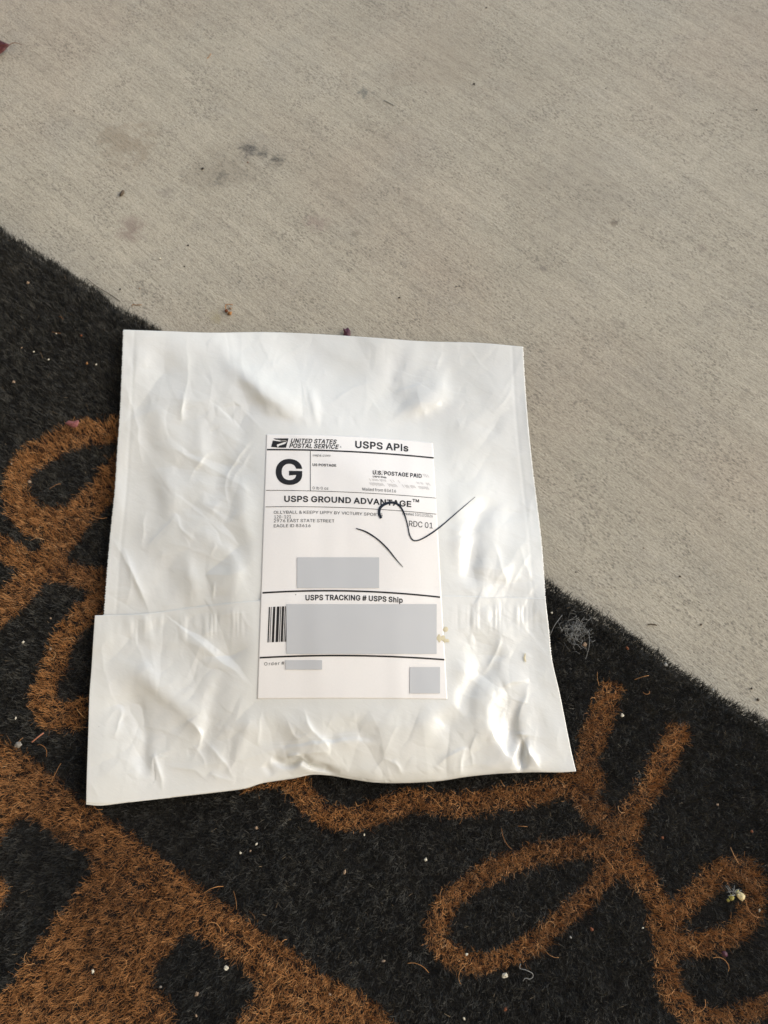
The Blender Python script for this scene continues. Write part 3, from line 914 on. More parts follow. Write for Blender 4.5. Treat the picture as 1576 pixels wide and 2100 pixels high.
# ------------------------------------------------------------------ shipping label
M_lab = NT("label_paper")
fv = M_lab.noise(M_lab.coords(), 900, 3, 0.6)
M_lab.l(M_lab.ramp(fv, [(0.3, (0.850, 0.825, 0.785)), (0.7, (0.870, 0.845, 0.808))]), M_lab.b.inputs['Base Color'])
M_lab.b.inputs['Roughness'].default_value = 0.42
M_lab.b.inputs['Specular IOR Level'].default_value = 0.35
M_lab = M_lab.m
M_ink = simple_mat("thermal_print", (0.018, 0.017, 0.017), 0.5, 0.3, 0.2, 4000)
M_pale_ink = simple_mat("worn_thermal_print", (0.055, 0.052, 0.050), 0.5, 0.3, 0.3, 4000)
M_grey = simple_mat("grey_patch", (0.545, 0.555, 0.56), 0.55, 0.2, 0.01, 50)
M_pen = simple_mat("marker_ink", (0.012, 0.016, 0.024), 0.4, 0.4, 0.3, 900)

ROWS = [(891, 3.5, 17), (922, 4, 17), (1005, 4, 16), (1039, 2, 15), (1216, -4, 9), (1349, -4.5, 4), (1433, -1, 1)]
def lab_dy(u, yL):
    ys = [r[0] for r in ROWS]
    m = np.interp(yL, ys, [r[1] for r in ROWS]); r = np.interp(yL, ys, [r[2] for r in ROWS])
    # quadratic through (0,0) (.5,m) (1,r)
    c2 = 2 * r - 4 * m; c1 = r - c2
    return c1 * u + c2 * u * u
def lab_x(yL):
    t = (yL - 891) / 542
    return 547 - 19 * t, 888 + 30 * t
def lab_warp(x, yL):
    """nominal label position -> photo pixel"""
    xl, xr = lab_x(yL); u = (x - xl) / (xr - xl)
    return x, yL + lab_dy(u, yL)
def film_at(x, y):
    return film_height(np.asarray(x, float), np.asarray(y, float))
# label surface is sampled once on a fine grid and looked up from there (ink must lie on it)
nr, nc = 220, 150
u = np.linspace(0, 1, nc); yl = np.linspace(891, 1433, nr)
U, YL = np.meshgrid(u, yl)
xl, xr = lab_x(YL)
LX = xl + U * (xr - xl); LY = YL + lab_dy(U, YL)
pX = np.arange(480, 1010, 2.0); pY = np.arange(860, 1470, 2.0)
GPX, GPY = np.meshgrid(pX, pY)
LH = film_at(GPX, GPY)
# the paper rides over both film and flap
LH = LH + 0.0006 * sstep(1205, 1235, GPY) + 0.00025
def bil(A, x, y):
    fx = np.clip((np.asarray(x) - pX[0]) / 2.0, 0, len(pX) - 1.001); fy = np.clip((np.asarray(y) - pY[0]) / 2.0, 0, len(pY) - 1.001)
    i = fx.astype(int); j = fy.astype(int); a = fx - i; b = fy - j
    return (A[j, i] * (1 - a) + A[j, i + 1] * a) * (1 - b) + (A[j + 1, i] * (1 - a) + A[j + 1, i + 1] * a) * b
LZ = bil(LH, LX, LY)
label = sheet("shipping_label", LX, LY, LZ, M_lab, parcel, 0.0002)
label['label'] = 'white thermal shipping label with black print'

# rounded corners are small; print is laid a hair above the paper
def lay(name, pts2, faces, mat, dz=0.00012, parent=None, raw=False, surf=None):
    p = np.asarray(pts2, float)
    x, y = (p[:, 0], p[:, 1]) if raw else lab_warp(p[:, 0], p[:, 1])
    z = (bil(LH, x, y) if surf is None else surf(x, y)) + dz
    return mesh_from(name, unproj(x, y, z), faces, mat, False, parent or label)

def strip(name, p0, p1, w0, w1=None, mat=M_ink, n=40, dz=0.00012):
    w1 = w0 if w1 is None else w1
    t = np.linspace(0, 1, n)[:, None]; P = np.array(p0) * (1 - t) + np.array(p1) * t
    d = np.array(p1, float) - np.array(p0, float); d /= np.linalg.norm(d); nn = np.array([-d[1], d[0]])
    w = (w0 * (1 - t) + w1 * t) / 2
    V = np.concatenate([P + nn * w, P - nn * w]); i = np.arange(n - 1)
    F = np.stack([i, i + 1, i + 1 + n, i + n], -1)
    return lay(name, V, F, mat, dz)

def yL_of(x, y):
    """nominal y for a print at photo pixel (x,y)"""
    v = y
    for _ in range(4):
        xl, xr = lab_x(v); v = y - lab_dy((x - xl) / (xr - xl), v)
    return v

for (x0, y0, x1, w) in ((548, 922, 890, 3.0), (546, 1005.5, 895, 1.1), (545, 1039.5, 896, 1.1), (539, 1216, 903, 3.4), (533, 1349, 912, 3.4)):
    strip("rule_line", (x0, y0), (x1, y0), w)
strip("rule_line", (637, 924), (637, 1005), 1.2)

# outlines of a plain grotesque alphabet: key = weight + character -> (advance, x y x y ..., triangles)
GLYPHS = {
'r#':(440,[242,0,326,509,377,509,294,0,10,140,19,192,400,192,391,140,64,0,147,509,198,509,115,0,40,316,49,368,429,368,421,316,273,192,325,192,317,140,265,140,86,140,95,192,146,192,138,140,124,368,175,368,303,368,354,368,345,316,294,316,167,316,115,316],[23,20,11,7,6,17,18,17,16,17,18,7,0,3,19,3,18,19,16,19,18,20,23,21,8,11,20,5,4,20,21,5,20,31,24,13,19,16,22,23,19,22,22,21,23,10,9,25,9,24,25,30,25,24,29,26,25,2,1,27,1,26,27,28,27,26,15,14,27,27,28,15,16,17,29,17,28,29,26,29,28,25,30,29,21,22,31,22,30,31,24,31,30,13,12,31]),
'r&':(448,[197,-7,165,-5,136,1,110,12,88,26,69,42,54,62,43,84,36,108,34,133,36,154,40,173,47,189,58,205,70,220,85,235,140,279,216,335,237,352,255,375,259,384,261,394,262,405,260,420,255,434,245,445,233,454,219,459,201,461,189,460,178,457,168,453,159,447,151,440,145,431,141,421,138,411,137,399,138,386,141,375,145,363,169,327,204,284,438,0,364,0,171,231,121,293,108,310,96,327,87,344,81,361,77,379,75,398,77,420,82,440,91,458,102,474,117,488,134,499,154,507,176,512,200,513,224,512,246,507,266,499,283,488,297,475,308,459,317,442,322,424,324,404,323,389,320,375,315,362,309,349,301,336,291,325,256,293,154,217,135,202,121,188,110,174,103,161,98,146,97,131,98,115,102,101,109,87,118,76,130,66,143,57,158,51,175,48,193,46,213,48,232,52,251,59,269,69,286,81,301,95,315,112,327,131,336,151,343,174,348,198,349,224,408,224,406,194,403,167,397,144,389,124,380,107,371,92,345,62,333,47,315,30,294,17,271,7,246,-1,221,-5,182,310,135,275,219,266,172,231,292,87,328,133,366,87,328,43],[6,5,87,87,86,6,7,6,86,86,85,7,8,7,85,85,84,8,9,8,84,10,9,84,84,83,10,11,10,83,83,82,11,12,11,82,13,12,82,82,81,13,14,13,81,30,29,60,1,92,91,31,30,59,30,60,59,1,91,2,90,2,91,45,16,121,46,16,41,33,32,57,58,57,32,32,31,58,31,59,58,2,90,3,90,89,3,4,3,89,89,88,4,5,4,88,87,5,88,14,81,80,15,14,80,80,79,15,79,78,15,16,46,121,46,41,47,41,40,47,48,47,40,49,48,40,40,39,49,50,49,39,39,38,50,51,50,38,38,37,51,52,51,37,53,52,37,37,36,53,54,53,36,36,35,54,55,54,35,35,34,55,56,55,34,34,33,56,33,57,56,93,0,94,26,63,27,62,27,63,94,0,119,119,95,94,27,62,28,61,28,62,95,119,118,118,117,95,117,96,95,17,42,77,18,17,77,77,76,18,76,19,18,65,64,25,26,25,64,63,26,64,44,113,114,110,109,102,103,102,109,109,108,103,104,103,108,108,107,104,105,104,107,107,106,105,114,113,99,100,99,113,96,117,116,97,96,116,116,115,97,98,97,115,19,76,75,75,74,19,20,19,74,74,73,20,73,72,20,21,20,72,72,71,21,22,21,71,71,70,22,70,69,22,23,22,69,69,68,23,68,67,23,24,23,67,67,66,24,25,24,66,65,25,66,0,93,1,92,1,93,16,45,42,16,42,120,28,61,29,60,29,61,41,16,120,42,17,120,111,110,102,112,111,102,77,42,122,101,100,113,42,45,122,113,44,43,45,78,123,15,78,121,78,45,121,125,126,112,124,127,114,126,125,101,122,123,101,100,101,123,99,100,123,45,123,122,127,124,98,99,123,124,114,99,124,122,101,125,112,102,125,113,43,126,101,113,126,44,114,127,98,115,127]),
'r-':(453,[337,244,337,188,114,188,114,244],[3,2,1,1,0,3]),
'r.':(188,[95,-4,83,-3,73,1,63,9,55,18,51,29,50,41,51,53,55,64,63,73,73,81,83,85,95,87,107,85,118,81,128,73,135,64,140,53,141,41,140,29,135,18,128,9,118,1,107,-3],[6,5,4,4,3,6,1,0,2,2,0,3,0,9,3,6,3,9,7,6,9,8,7,9,22,21,23,19,18,20,18,17,15,16,15,17,20,18,21,18,15,12,13,12,15,14,13,15,23,21,0,21,18,0,18,12,0,9,0,12,10,9,12,11,10,12]),
'r/':(249,[235,533,71,-76,14,-76,178,533],[0,3,1,2,1,3]),
'r0':(453,[227,-7,191,-3,158,7,130,24,105,48,85,77,69,113,57,155,50,202,48,254,50,306,57,353,69,395,85,431,106,461,130,484,159,502,191,512,227,516,262,512,295,502,323,484,348,461,368,431,384,395,396,353,403,306,405,254,403,202,396,155,384,113,368,77,348,48,323,24,295,7,263,-3,227,50,250,52,271,60,290,74,306,92,320,116,330,144,338,176,342,213,344,254,342,295,338,332,330,365,320,393,306,416,290,435,271,449,250,457,227,460,203,457,182,449,163,435,147,416,134,393,123,365,115,332,111,295,109,254,111,213,115,176,123,144,134,116,147,92,163,74,182,60,203,52],[7,6,66,66,65,7,8,7,65,65,64,8,9,8,64,64,63,9,63,62,9,10,9,62,62,61,10,11,10,61,61,60,11,12,11,60,0,36,71,0,71,1,1,71,2,71,70,2,3,2,70,69,3,70,57,56,15,16,15,56,56,55,16,55,17,16,3,69,4,69,68,4,5,4,68,68,67,5,6,5,67,66,6,67,12,60,59,13,12,59,59,58,13,14,13,58,58,57,14,57,15,14,18,54,53,18,53,19,37,35,34,38,37,34,34,33,38,39,38,33,51,21,52,21,20,52,53,52,20,19,53,20,30,29,42,43,42,29,29,28,43,44,43,28,28,27,44,45,44,27,46,45,27,27,26,46,47,46,26,26,25,47,48,47,25,25,24,48,39,33,32,40,39,32,32,31,40,41,40,31,31,30,41,30,42,41,48,24,49,24,23,49,50,49,23,23,22,50,51,50,22,21,51,22,35,37,0,36,0,37,54,18,55,17,55,18]),
'r1':(453,[76,0,76,55,391,55,391,0,276,509,276,0,212,0,212,448,209,448,86,358,86,427,198,509,276,55,212,55],[11,10,8,8,10,9,3,2,5,13,12,7,1,0,6,11,8,7,7,4,11,12,13,6,4,7,12,5,2,12,6,5,12,1,6,13]),
'r2':(453,[64,0,64,47,234,229,282,282,294,298,303,312,311,327,316,341,319,356,320,371,319,389,315,405,308,419,298,431,287,441,273,449,258,455,241,458,224,460,205,458,188,454,172,447,159,438,148,427,139,413,132,398,128,381,127,362,66,362,68,391,75,418,86,442,102,464,121,482,143,496,168,507,196,513,225,516,254,513,281,507,306,497,328,482,346,465,361,445,372,423,379,398,381,372,380,354,377,336,371,318,363,299,351,280,336,259,267,180,153,60,153,57,389,57,389,0],[27,26,28,29,28,26,26,25,29,30,29,25,31,30,25,25,24,31,32,31,24,24,23,32,23,33,32,35,21,20,20,36,35,38,17,16,37,18,17,17,38,37,53,2,54,36,20,19,19,18,36,18,37,36,1,0,55,55,54,1,54,2,1,33,23,22,34,33,22,22,21,34,21,35,34,15,14,40,39,15,40,47,46,9,4,3,52,52,51,4,5,4,51,51,50,5,6,5,50,50,49,6,7,6,49,49,48,7,8,7,48,48,47,8,47,9,8,9,46,10,46,45,10,45,44,10,11,10,44,44,43,11,12,11,43,43,42,12,13,12,42,42,41,13,14,13,41,40,14,41,55,0,57,57,56,55,52,3,53,2,53,3,15,39,16,38,16,39]),
'r3':(453,[218,-7,188,-5,159,1,133,10,108,22,88,38,70,57,57,79,48,104,44,132,109,132,112,115,118,100,126,87,137,76,150,66,165,59,182,54,200,51,219,50,239,51,258,55,275,61,291,69,304,80,315,93,323,108,328,125,329,145,328,163,323,180,316,196,306,211,292,223,275,234,254,241,229,246,201,248,157,248,157,299,288,448,288,452,70,452,70,509,372,509,372,461,211,278,211,289,247,290,279,286,308,276,333,262,354,244,371,222,383,198,391,173,393,145,390,116,383,90,370,66,354,45,333,27,309,12,281,2,251,-5,221,289],[3,15,4,15,14,4,5,4,14,14,13,5,6,5,13,13,12,6,7,6,12,12,11,7,8,7,11,11,10,8,9,8,10,17,16,2,17,2,1,1,18,17,64,20,0,19,0,20,35,48,36,18,1,0,0,19,18,46,37,36,36,48,46,39,46,47,2,16,3,15,3,16,37,46,38,46,39,38,22,21,63,22,63,62,23,22,62,33,50,34,49,34,50,58,57,27,28,27,57,57,56,28,56,55,28,29,28,55,55,54,29,30,29,54,54,53,30,23,62,61,24,23,61,61,60,24,25,24,60,60,59,25,26,25,59,59,58,26,58,27,26,30,53,31,53,52,31,32,31,52,52,51,32,33,32,51,50,33,51,45,40,47,41,40,45,45,44,41,63,21,64,20,64,21,34,49,35,48,35,49,39,47,40,43,42,41,41,44,43,46,48,65,47,46,65,45,47,65]),
'r6':(453,[226,-7,196,-4,168,3,142,15,119,31,100,51,84,74,73,101,66,130,64,162,65,187,71,212,80,239,93,268,112,302,137,340,252,509,322,509,151,261,145,261,151,270,157,279,165,288,174,295,184,302,196,307,208,311,221,313,235,314,265,312,291,305,316,295,337,280,355,262,370,240,380,215,387,187,389,157,387,127,379,98,368,73,352,50,333,30,310,14,284,3,257,-4,226,48,245,50,263,55,279,63,293,73,304,86,314,101,322,119,326,137,327,157,326,178,322,196,314,213,304,228,293,241,279,251,263,259,245,264,226,265,207,264,190,259,174,252,160,241,148,229,138,214,131,197,126,179,125,158,126,138,131,119,138,102,148,86,160,73,174,63,190,55,207,50,175,295],[6,5,76,76,75,6,7,6,75,75,74,7,8,7,74,74,73,8,9,8,73,73,72,9,10,9,72,11,10,72,72,71,11,12,11,71,71,70,12,18,20,19,19,69,68,18,19,68,20,18,21,80,1,81,65,26,25,24,66,65,65,25,24,1,80,2,80,79,2,18,68,67,2,79,3,79,78,3,4,3,78,78,77,4,5,4,77,76,5,77,12,70,69,13,12,69,69,19,13,14,13,19,19,20,14,20,21,14,21,22,14,15,14,22,22,23,15,64,28,27,45,48,47,45,47,0,46,0,47,28,64,63,62,61,30,29,62,30,48,45,44,44,49,48,62,29,63,28,63,29,41,40,52,53,52,40,40,39,53,39,38,53,54,53,38,38,37,54,55,54,37,56,55,37,37,36,56,57,56,36,36,35,57,35,34,57,58,57,34,34,33,58,49,44,43,50,49,43,43,42,50,51,50,42,42,41,51,41,52,51,58,33,59,33,32,59,60,59,32,32,31,60,61,60,31,30,61,31,15,23,16,81,1,0,0,46,81,26,65,64,64,27,26,67,66,18,82,18,24,66,24,18,22,21,18,18,82,23,17,16,23,23,22,18,17,23,82]),
'r7':(453,[97,0,323,448,323,452,62,452,62,509,391,509,391,449,165,0],[0,7,1,2,1,6,6,5,2,6,1,7,4,3,2,2,5,4]),
'r8':(453,[226,-7,193,-5,163,1,136,11,111,25,91,42,74,62,62,84,54,109,52,135,53,156,58,176,65,195,75,212,87,228,101,241,117,252,134,260,153,265,153,267,129,276,109,289,93,308,80,330,73,354,70,380,73,405,79,429,90,450,106,469,124,485,146,498,170,508,197,514,226,516,255,514,282,508,306,498,328,485,346,469,361,450,373,429,379,405,382,380,379,354,372,330,359,308,343,289,323,276,300,267,300,265,319,260,335,252,351,241,365,228,377,212,387,195,395,176,399,156,401,135,398,109,391,84,378,62,362,42,341,25,317,11,289,1,259,-5,226,49,248,50,267,54,285,60,300,69,313,79,323,91,331,106,335,121,337,139,335,157,330,173,322,189,312,202,298,213,283,223,265,230,247,234,226,235,206,234,187,230,169,223,154,213,140,202,130,189,122,173,117,157,115,139,117,121,121,106,129,91,139,79,152,69,167,60,185,54,205,50,226,290,244,291,260,294,274,300,287,308,298,318,307,330,314,344,318,359,319,376,318,392,314,407,308,420,299,432,288,442,275,449,260,455,244,459,226,460,208,459,192,455,177,449,164,442,153,432,145,420,138,407,134,392,133,376,134,359,138,344,145,330,154,318,165,308,178,300,193,294,209,291],[6,5,98,98,97,6,7,6,97,97,96,7,8,7,96,9,8,96,96,95,9,10,9,95,95,94,10,11,10,94,94,93,11,12,11,93,13,12,93,93,92,13,14,13,92,24,23,132,132,131,24,25,24,131,131,130,25,26,25,130,32,125,124,103,1,0,0,68,103,86,139,87,1,103,102,138,88,87,87,139,138,123,33,124,32,124,33,1,102,2,102,101,2,3,2,101,100,3,101,89,88,18,88,138,18,19,18,138,138,137,19,136,19,137,31,126,125,125,32,31,3,100,4,100,99,4,5,4,99,98,5,99,14,92,91,15,14,91,16,15,91,91,90,16,17,16,90,90,89,17,89,18,17,19,136,20,136,135,20,21,20,135,135,134,21,22,21,134,134,133,22,23,22,133,132,23,133,26,130,129,27,26,129,28,27,129,129,128,28,29,28,128,128,127,29,30,29,127,127,126,30,126,31,30,34,122,121,121,35,34,119,36,120,67,70,69,84,106,85,105,85,106,35,121,120,120,36,35,71,66,65,72,71,65,70,67,66,66,71,70,82,50,83,84,83,50,106,84,50,50,49,106,107,106,49,49,108,107,118,37,119,36,119,37,63,62,74,75,74,62,62,61,75,76,75,61,61,60,76,60,59,76,77,76,59,59,58,77,78,77,58,58,57,78,79,78,57,57,56,79,56,55,79,80,79,55,55,54,80,45,44,112,113,112,44,44,43,113,114,113,43,43,42,114,72,65,64,73,72,64,64,63,73,63,74,73,80,54,81,54,53,81,53,52,81,82,81,52,52,51,82,50,82,51,108,49,48,109,108,48,48,47,109,110,109,47,47,46,110,111,110,46,46,45,111,45,112,111,114,42,115,42,41,115,41,40,115,116,115,40,40,39,116,117,116,39,39,38,117,118,117,38,37,118,38,67,69,0,68,0,69,85,105,86,105,104,86,139,86,104,122,34,123,33,123,34]),
'r9':(453,[226,516,256,513,285,506,310,494,333,478,352,458,368,434,380,408,387,378,389,347,387,322,382,296,373,270,359,240,340,207,315,168,200,0,130,0,301,248,307,248,302,238,295,229,287,221,278,214,268,207,257,202,245,198,232,195,218,195,188,197,161,203,137,214,116,229,98,247,83,269,72,294,66,321,64,352,66,382,73,411,85,436,101,459,120,479,143,494,168,506,196,513,226,460,207,459,190,454,174,446,160,435,148,423,138,407,131,390,127,372,125,352,127,331,131,313,138,295,148,280,160,268,174,257,190,250,207,245,226,243,245,245,263,249,279,257,293,267,305,280,314,295,322,312,326,330,327,350,326,371,322,390,314,407,305,422,293,435,279,446,263,454,245,459,278,213],[34,33,58,58,57,34,35,34,57,36,35,57,57,56,36,37,36,56,56,55,37,55,54,37,38,37,54,54,53,38,39,38,53,53,52,39,40,39,52,41,40,52,43,50,49,49,44,43,64,28,27,46,0,47,28,64,63,45,48,47,47,0,45,28,63,29,63,62,29,30,29,62,61,30,62,44,49,48,48,45,44,15,23,16,30,61,31,61,60,31,32,31,60,60,59,32,33,32,59,58,33,59,41,52,51,42,41,51,51,50,42,50,43,42,65,26,25,65,25,24,24,66,65,1,81,80,18,21,20,18,68,67,79,2,80,1,80,2,14,13,19,71,70,12,12,11,71,72,71,11,11,10,72,10,9,72,73,72,9,9,8,73,74,73,8,8,7,74,75,74,7,7,6,75,76,75,6,6,5,76,22,23,15,15,14,22,21,22,14,20,21,14,14,19,20,18,20,19,68,18,19,69,68,19,19,13,69,13,12,69,12,70,69,76,5,77,5,4,77,78,77,4,4,3,78,79,78,3,2,79,3,64,27,26,26,65,64,0,46,81,81,1,0,67,66,18,82,18,24,66,24,18,21,18,22,18,82,23,17,16,23,23,22,18,17,23,82]),
'rA':(480,[16,0,201,509,276,509,463,0,395,0,287,302,264,372,232,478,245,478,213,371,191,302,85,0,110,142,110,199,370,199,370,142,239,457,154,199,324,199,344,142,135,142],[0,11,12,12,13,0,1,10,9,9,7,1,10,1,13,0,13,1,5,2,6,8,6,2,4,3,15,14,15,3,2,5,14,14,3,2,20,17,12,7,9,16,7,16,8,1,7,8,8,2,1,18,19,15,6,8,16,17,20,18,10,13,17,13,12,17,14,5,18,15,14,18,4,15,19,19,18,20,12,11,20]),
'rB':(456,[60,0,60,509,241,509,274,507,304,501,329,491,350,477,367,461,381,442,390,421,396,398,398,374,397,353,393,336,387,320,378,307,368,295,356,286,343,278,329,272,315,267,315,262,331,260,347,254,363,245,378,234,391,220,402,203,411,184,416,161,418,136,416,111,410,88,400,67,386,48,368,31,344,18,317,8,284,2,247,0,125,57,245,57,281,60,309,67,330,80,344,96,353,115,355,137,354,153,350,169,342,184,333,197,320,209,306,218,289,225,269,229,248,231,125,231,125,285,238,285,256,287,273,290,288,296,302,304,314,314,323,326,330,340,335,355,336,372,333,393,326,412,313,429,294,442,270,449,240,452,125,452],[40,57,0,1,0,57,74,2,75,59,58,57,1,57,58,58,75,1,75,2,1,60,56,55,41,39,38,38,42,41,60,55,61,40,0,39,39,41,40,59,57,56,56,60,59,73,3,74,2,74,3,54,53,21,63,62,20,20,19,63,64,63,19,72,71,5,4,72,5,42,38,37,37,43,42,54,21,55,61,55,21,21,20,61,20,62,61,72,4,73,3,73,4,34,33,45,33,32,45,46,45,32,32,31,46,47,46,31,31,30,47,30,29,47,48,47,29,29,28,48,49,48,28,28,27,49,50,49,27,27,26,50,26,25,50,51,50,25,24,51,25,13,12,67,68,67,12,12,11,68,11,10,68,69,68,10,10,9,69,43,37,36,44,43,36,36,35,44,35,34,44,34,45,44,51,24,52,24,23,52,23,22,52,53,52,22,21,53,22,64,19,18,18,17,64,65,64,17,17,16,65,16,15,65,66,65,15,15,14,66,14,13,66,13,67,66,69,9,70,9,8,70,8,7,70,71,70,7,7,6,71,5,71,6]),
'rC':(510,[267,-7,225,-3,186,7,150,25,119,49,92,79,70,115,53,157,44,203,40,254,44,305,53,352,70,393,92,429,119,459,150,484,186,501,225,512,267,516,293,514,317,511,340,504,362,496,383,485,402,471,419,456,435,438,448,418,459,397,467,373,473,348,408,348,404,365,397,380,389,395,380,407,369,418,357,428,344,437,330,444,315,449,300,453,284,455,267,456,237,453,209,445,184,432,161,414,141,391,125,364,113,332,106,295,103,254,106,213,113,177,125,145,141,117,161,94,184,76,210,63,237,56,267,53,284,54,300,56,315,60,330,65,344,72,357,81,369,90,380,102,389,114,397,128,404,144,408,160,473,160,467,135,459,112,448,91,435,71,420,53,402,38,383,24,363,13,341,5,317,-2,293,-6],[6,5,56,56,55,6,7,6,55,55,54,7,8,7,54,54,53,8,9,8,53,52,9,53,9,52,51,10,9,51,51,50,10,11,10,50,50,49,11,12,11,49,49,48,12,13,12,48,15,47,46,1,59,2,16,45,17,2,59,58,45,16,46,15,46,16,0,61,60,85,63,62,18,42,19,85,62,0,61,0,62,42,18,43,44,43,18,0,60,1,59,1,60,17,45,44,44,18,17,2,58,3,58,57,3,4,3,57,5,4,57,56,5,57,13,48,47,14,13,47,47,15,14,40,20,41,64,84,83,83,65,64,39,21,40,20,40,21,38,37,23,22,38,23,65,83,82,66,65,82,82,81,66,81,67,66,38,22,39,21,39,22,78,77,70,71,70,77,77,76,71,72,71,76,76,75,72,73,72,75,75,74,73,30,29,31,32,31,29,29,28,32,33,32,28,28,27,33,34,33,27,27,26,34,67,81,80,68,67,80,80,79,68,69,68,79,79,78,69,78,70,69,34,26,35,26,25,35,36,35,25,25,24,36,37,36,24,23,37,24,63,85,84,84,64,63,19,42,41,41,20,19]),
'rD':(502,[219,0,96,0,96,57,215,57,254,60,288,68,318,81,343,99,363,122,379,149,390,181,397,216,399,255,397,294,390,329,379,361,364,388,344,410,320,428,291,441,258,449,221,452,93,452,93,509,225,509,273,505,315,495,353,478,385,455,412,426,433,391,449,351,458,306,462,255,458,205,449,159,433,119,411,83,384,54,351,31,312,14,268,3,125,509,125,0,60,0,60,509,125,452,125,57],[45,44,22,22,23,45,0,3,43,2,43,47,43,2,1,44,1,2,22,44,2,22,2,46,22,46,42,23,22,42,41,5,4,24,20,25,26,19,18,5,41,40,40,6,5,25,20,19,19,26,25,41,4,0,3,0,4,20,24,21,42,21,24,27,17,28,34,33,11,12,11,33,13,12,33,33,32,13,37,36,8,9,8,36,36,35,9,10,9,35,35,34,10,34,11,10,13,32,14,32,31,14,15,14,31,31,30,15,16,15,30,30,29,16,17,16,29,28,17,29,6,40,39,7,6,39,39,38,7,38,37,7,37,8,7,17,27,18,26,18,27,21,42,46,2,47,46,43,3,47]),
'rE':(419,[60,0,60,509,372,509,372,452,125,452,125,286,355,286,355,229,125,229,125,57,375,57,375,0],[0,9,8,1,0,8,8,5,1,5,4,1,9,0,11,11,10,9,5,8,7,7,6,5,3,2,4,1,4,2]),
'rG':(520,[269,-7,225,-3,185,7,149,25,118,49,91,79,69,116,53,157,43,203,40,254,43,305,53,352,69,393,91,429,117,459,149,484,184,501,223,512,265,516,291,514,316,510,340,504,363,494,384,483,403,469,421,453,436,436,449,416,460,395,468,373,474,349,408,349,402,365,395,379,387,393,378,406,368,417,356,427,344,436,330,443,315,448,300,453,283,455,265,456,236,453,209,445,183,432,160,414,141,392,125,364,113,332,106,295,103,254,106,213,113,177,125,145,141,117,161,95,184,76,210,63,238,56,269,53,296,55,322,61,345,71,365,85,382,102,396,123,407,147,413,173,415,202,434,199,283,199,283,256,478,256,478,200,475,160,466,124,451,91,431,62,406,38,377,19,344,5,308,-4,415,199],[6,5,56,56,55,6,7,6,55,55,54,7,8,7,54,54,53,8,9,8,53,52,9,53,9,52,51,10,9,51,51,50,10,11,10,50,50,49,11,12,11,49,49,48,12,13,12,48,58,57,3,45,17,16,58,3,2,2,59,58,45,16,46,43,18,44,60,1,0,0,61,60,18,43,42,42,19,18,59,2,1,1,60,59,17,45,44,44,18,17,3,57,4,5,4,57,56,5,57,13,48,47,14,13,47,15,14,47,47,46,15,46,16,15,40,20,41,82,63,83,62,83,63,39,21,40,20,40,21,65,64,81,81,64,82,63,82,64,37,23,38,23,22,38,39,38,22,21,39,22,76,75,71,75,74,71,78,77,67,68,67,77,77,76,68,69,68,76,76,71,69,70,84,71,71,74,70,30,29,31,32,31,29,29,28,32,65,81,80,66,65,80,80,79,66,79,78,66,78,67,66,32,28,33,28,27,33,34,33,27,27,26,34,35,34,26,26,25,35,36,35,25,25,24,36,37,36,24,23,37,24,83,62,0,61,0,62,84,70,72,73,72,70,70,74,73,19,42,41,41,20,19,69,71,84]),
'rH':(517,[60,0,60,509,125,509,125,289,392,289,392,509,457,509,457,0,392,0,392,232,125,232,125,0],[0,11,10,1,0,10,10,3,1,3,2,1,9,8,7,7,6,9,4,9,6,6,5,4,3,10,9,9,4,3]),
'rI':(174,[60,0,125,0,125,509,60,509],[0,1,2,0,2,3]),
'rK':(467,[104,145,104,216,139,261,174,303,212,344,364,509,448,509,231,276,228,276,60,0,60,509,125,509,125,334,124,225,125,193,125,0,372,0,188,259,228,309,449,0,124,241,125,167,198,245,243,288],[0,1,9,10,9,1,0,9,15,1,0,14,13,1,14,1,13,20,1,20,12,10,1,12,12,11,10,8,18,17,18,4,3,16,19,7,7,19,23,18,8,7,7,23,18,6,5,18,4,18,5,13,14,17,2,13,17,17,3,2,0,15,21,14,0,21,13,2,20,8,17,22,7,8,22,16,7,22,14,21,22,17,14,22,3,17,18,6,18,23]),
'rL':(393,[60,0,60,509,125,509,125,57,361,57,361,0],[1,0,3,3,0,5,5,4,3,1,3,2]),
'rM':(628,[60,0,60,509,152,509,277,187,287,159,299,123,311,84,322,49,307,49,318,83,330,121,342,158,352,187,476,509,568,509,568,0,504,0,504,291,504,327,505,369,506,413,507,457,513,457,498,409,482,363,467,322,456,291,342,0,286,0,170,291,159,321,145,361,129,408,112,457,119,457,120,416,121,372,122,328,122,291,122,0,315,72,507,438,119,436],[35,33,1,39,38,0,1,0,38,38,37,1,37,36,1,35,1,36,34,33,42,5,8,6,8,5,28,31,2,32,34,32,2,33,34,2,1,33,2,9,7,10,14,22,20,21,41,22,17,16,15,15,14,17,18,17,14,19,18,14,14,20,19,41,21,23,26,12,11,13,24,23,23,21,13,21,22,13,22,14,13,8,28,27,27,7,8,8,7,40,12,26,25,2,31,30,30,29,3,3,2,30,7,9,40,6,8,40,24,13,25,13,12,25,20,22,41,7,27,10,27,26,11,11,10,27,3,29,4,29,28,4,5,4,28,33,35,42,32,34,42]),
'rN':(523,[60,0,60,509,136,509,343,183,363,151,388,107,414,55,405,54,401,108,399,157,399,195,399,509,463,509,463,0,387,0,202,290,177,331,148,381,108,452,119,454,122,384,124,328,125,291,125,0,403,76,120,430],[21,20,1,18,1,20,23,22,0,1,0,22,21,1,22,19,18,25,17,2,19,18,19,2,1,18,2,6,13,8,9,8,13,13,6,14,6,7,14,5,14,7,7,6,24,9,13,10,13,12,10,11,10,12,14,5,4,17,16,2,16,15,3,3,2,16,6,8,24,5,7,24,3,15,14,4,3,14,18,20,25,17,19,25]),
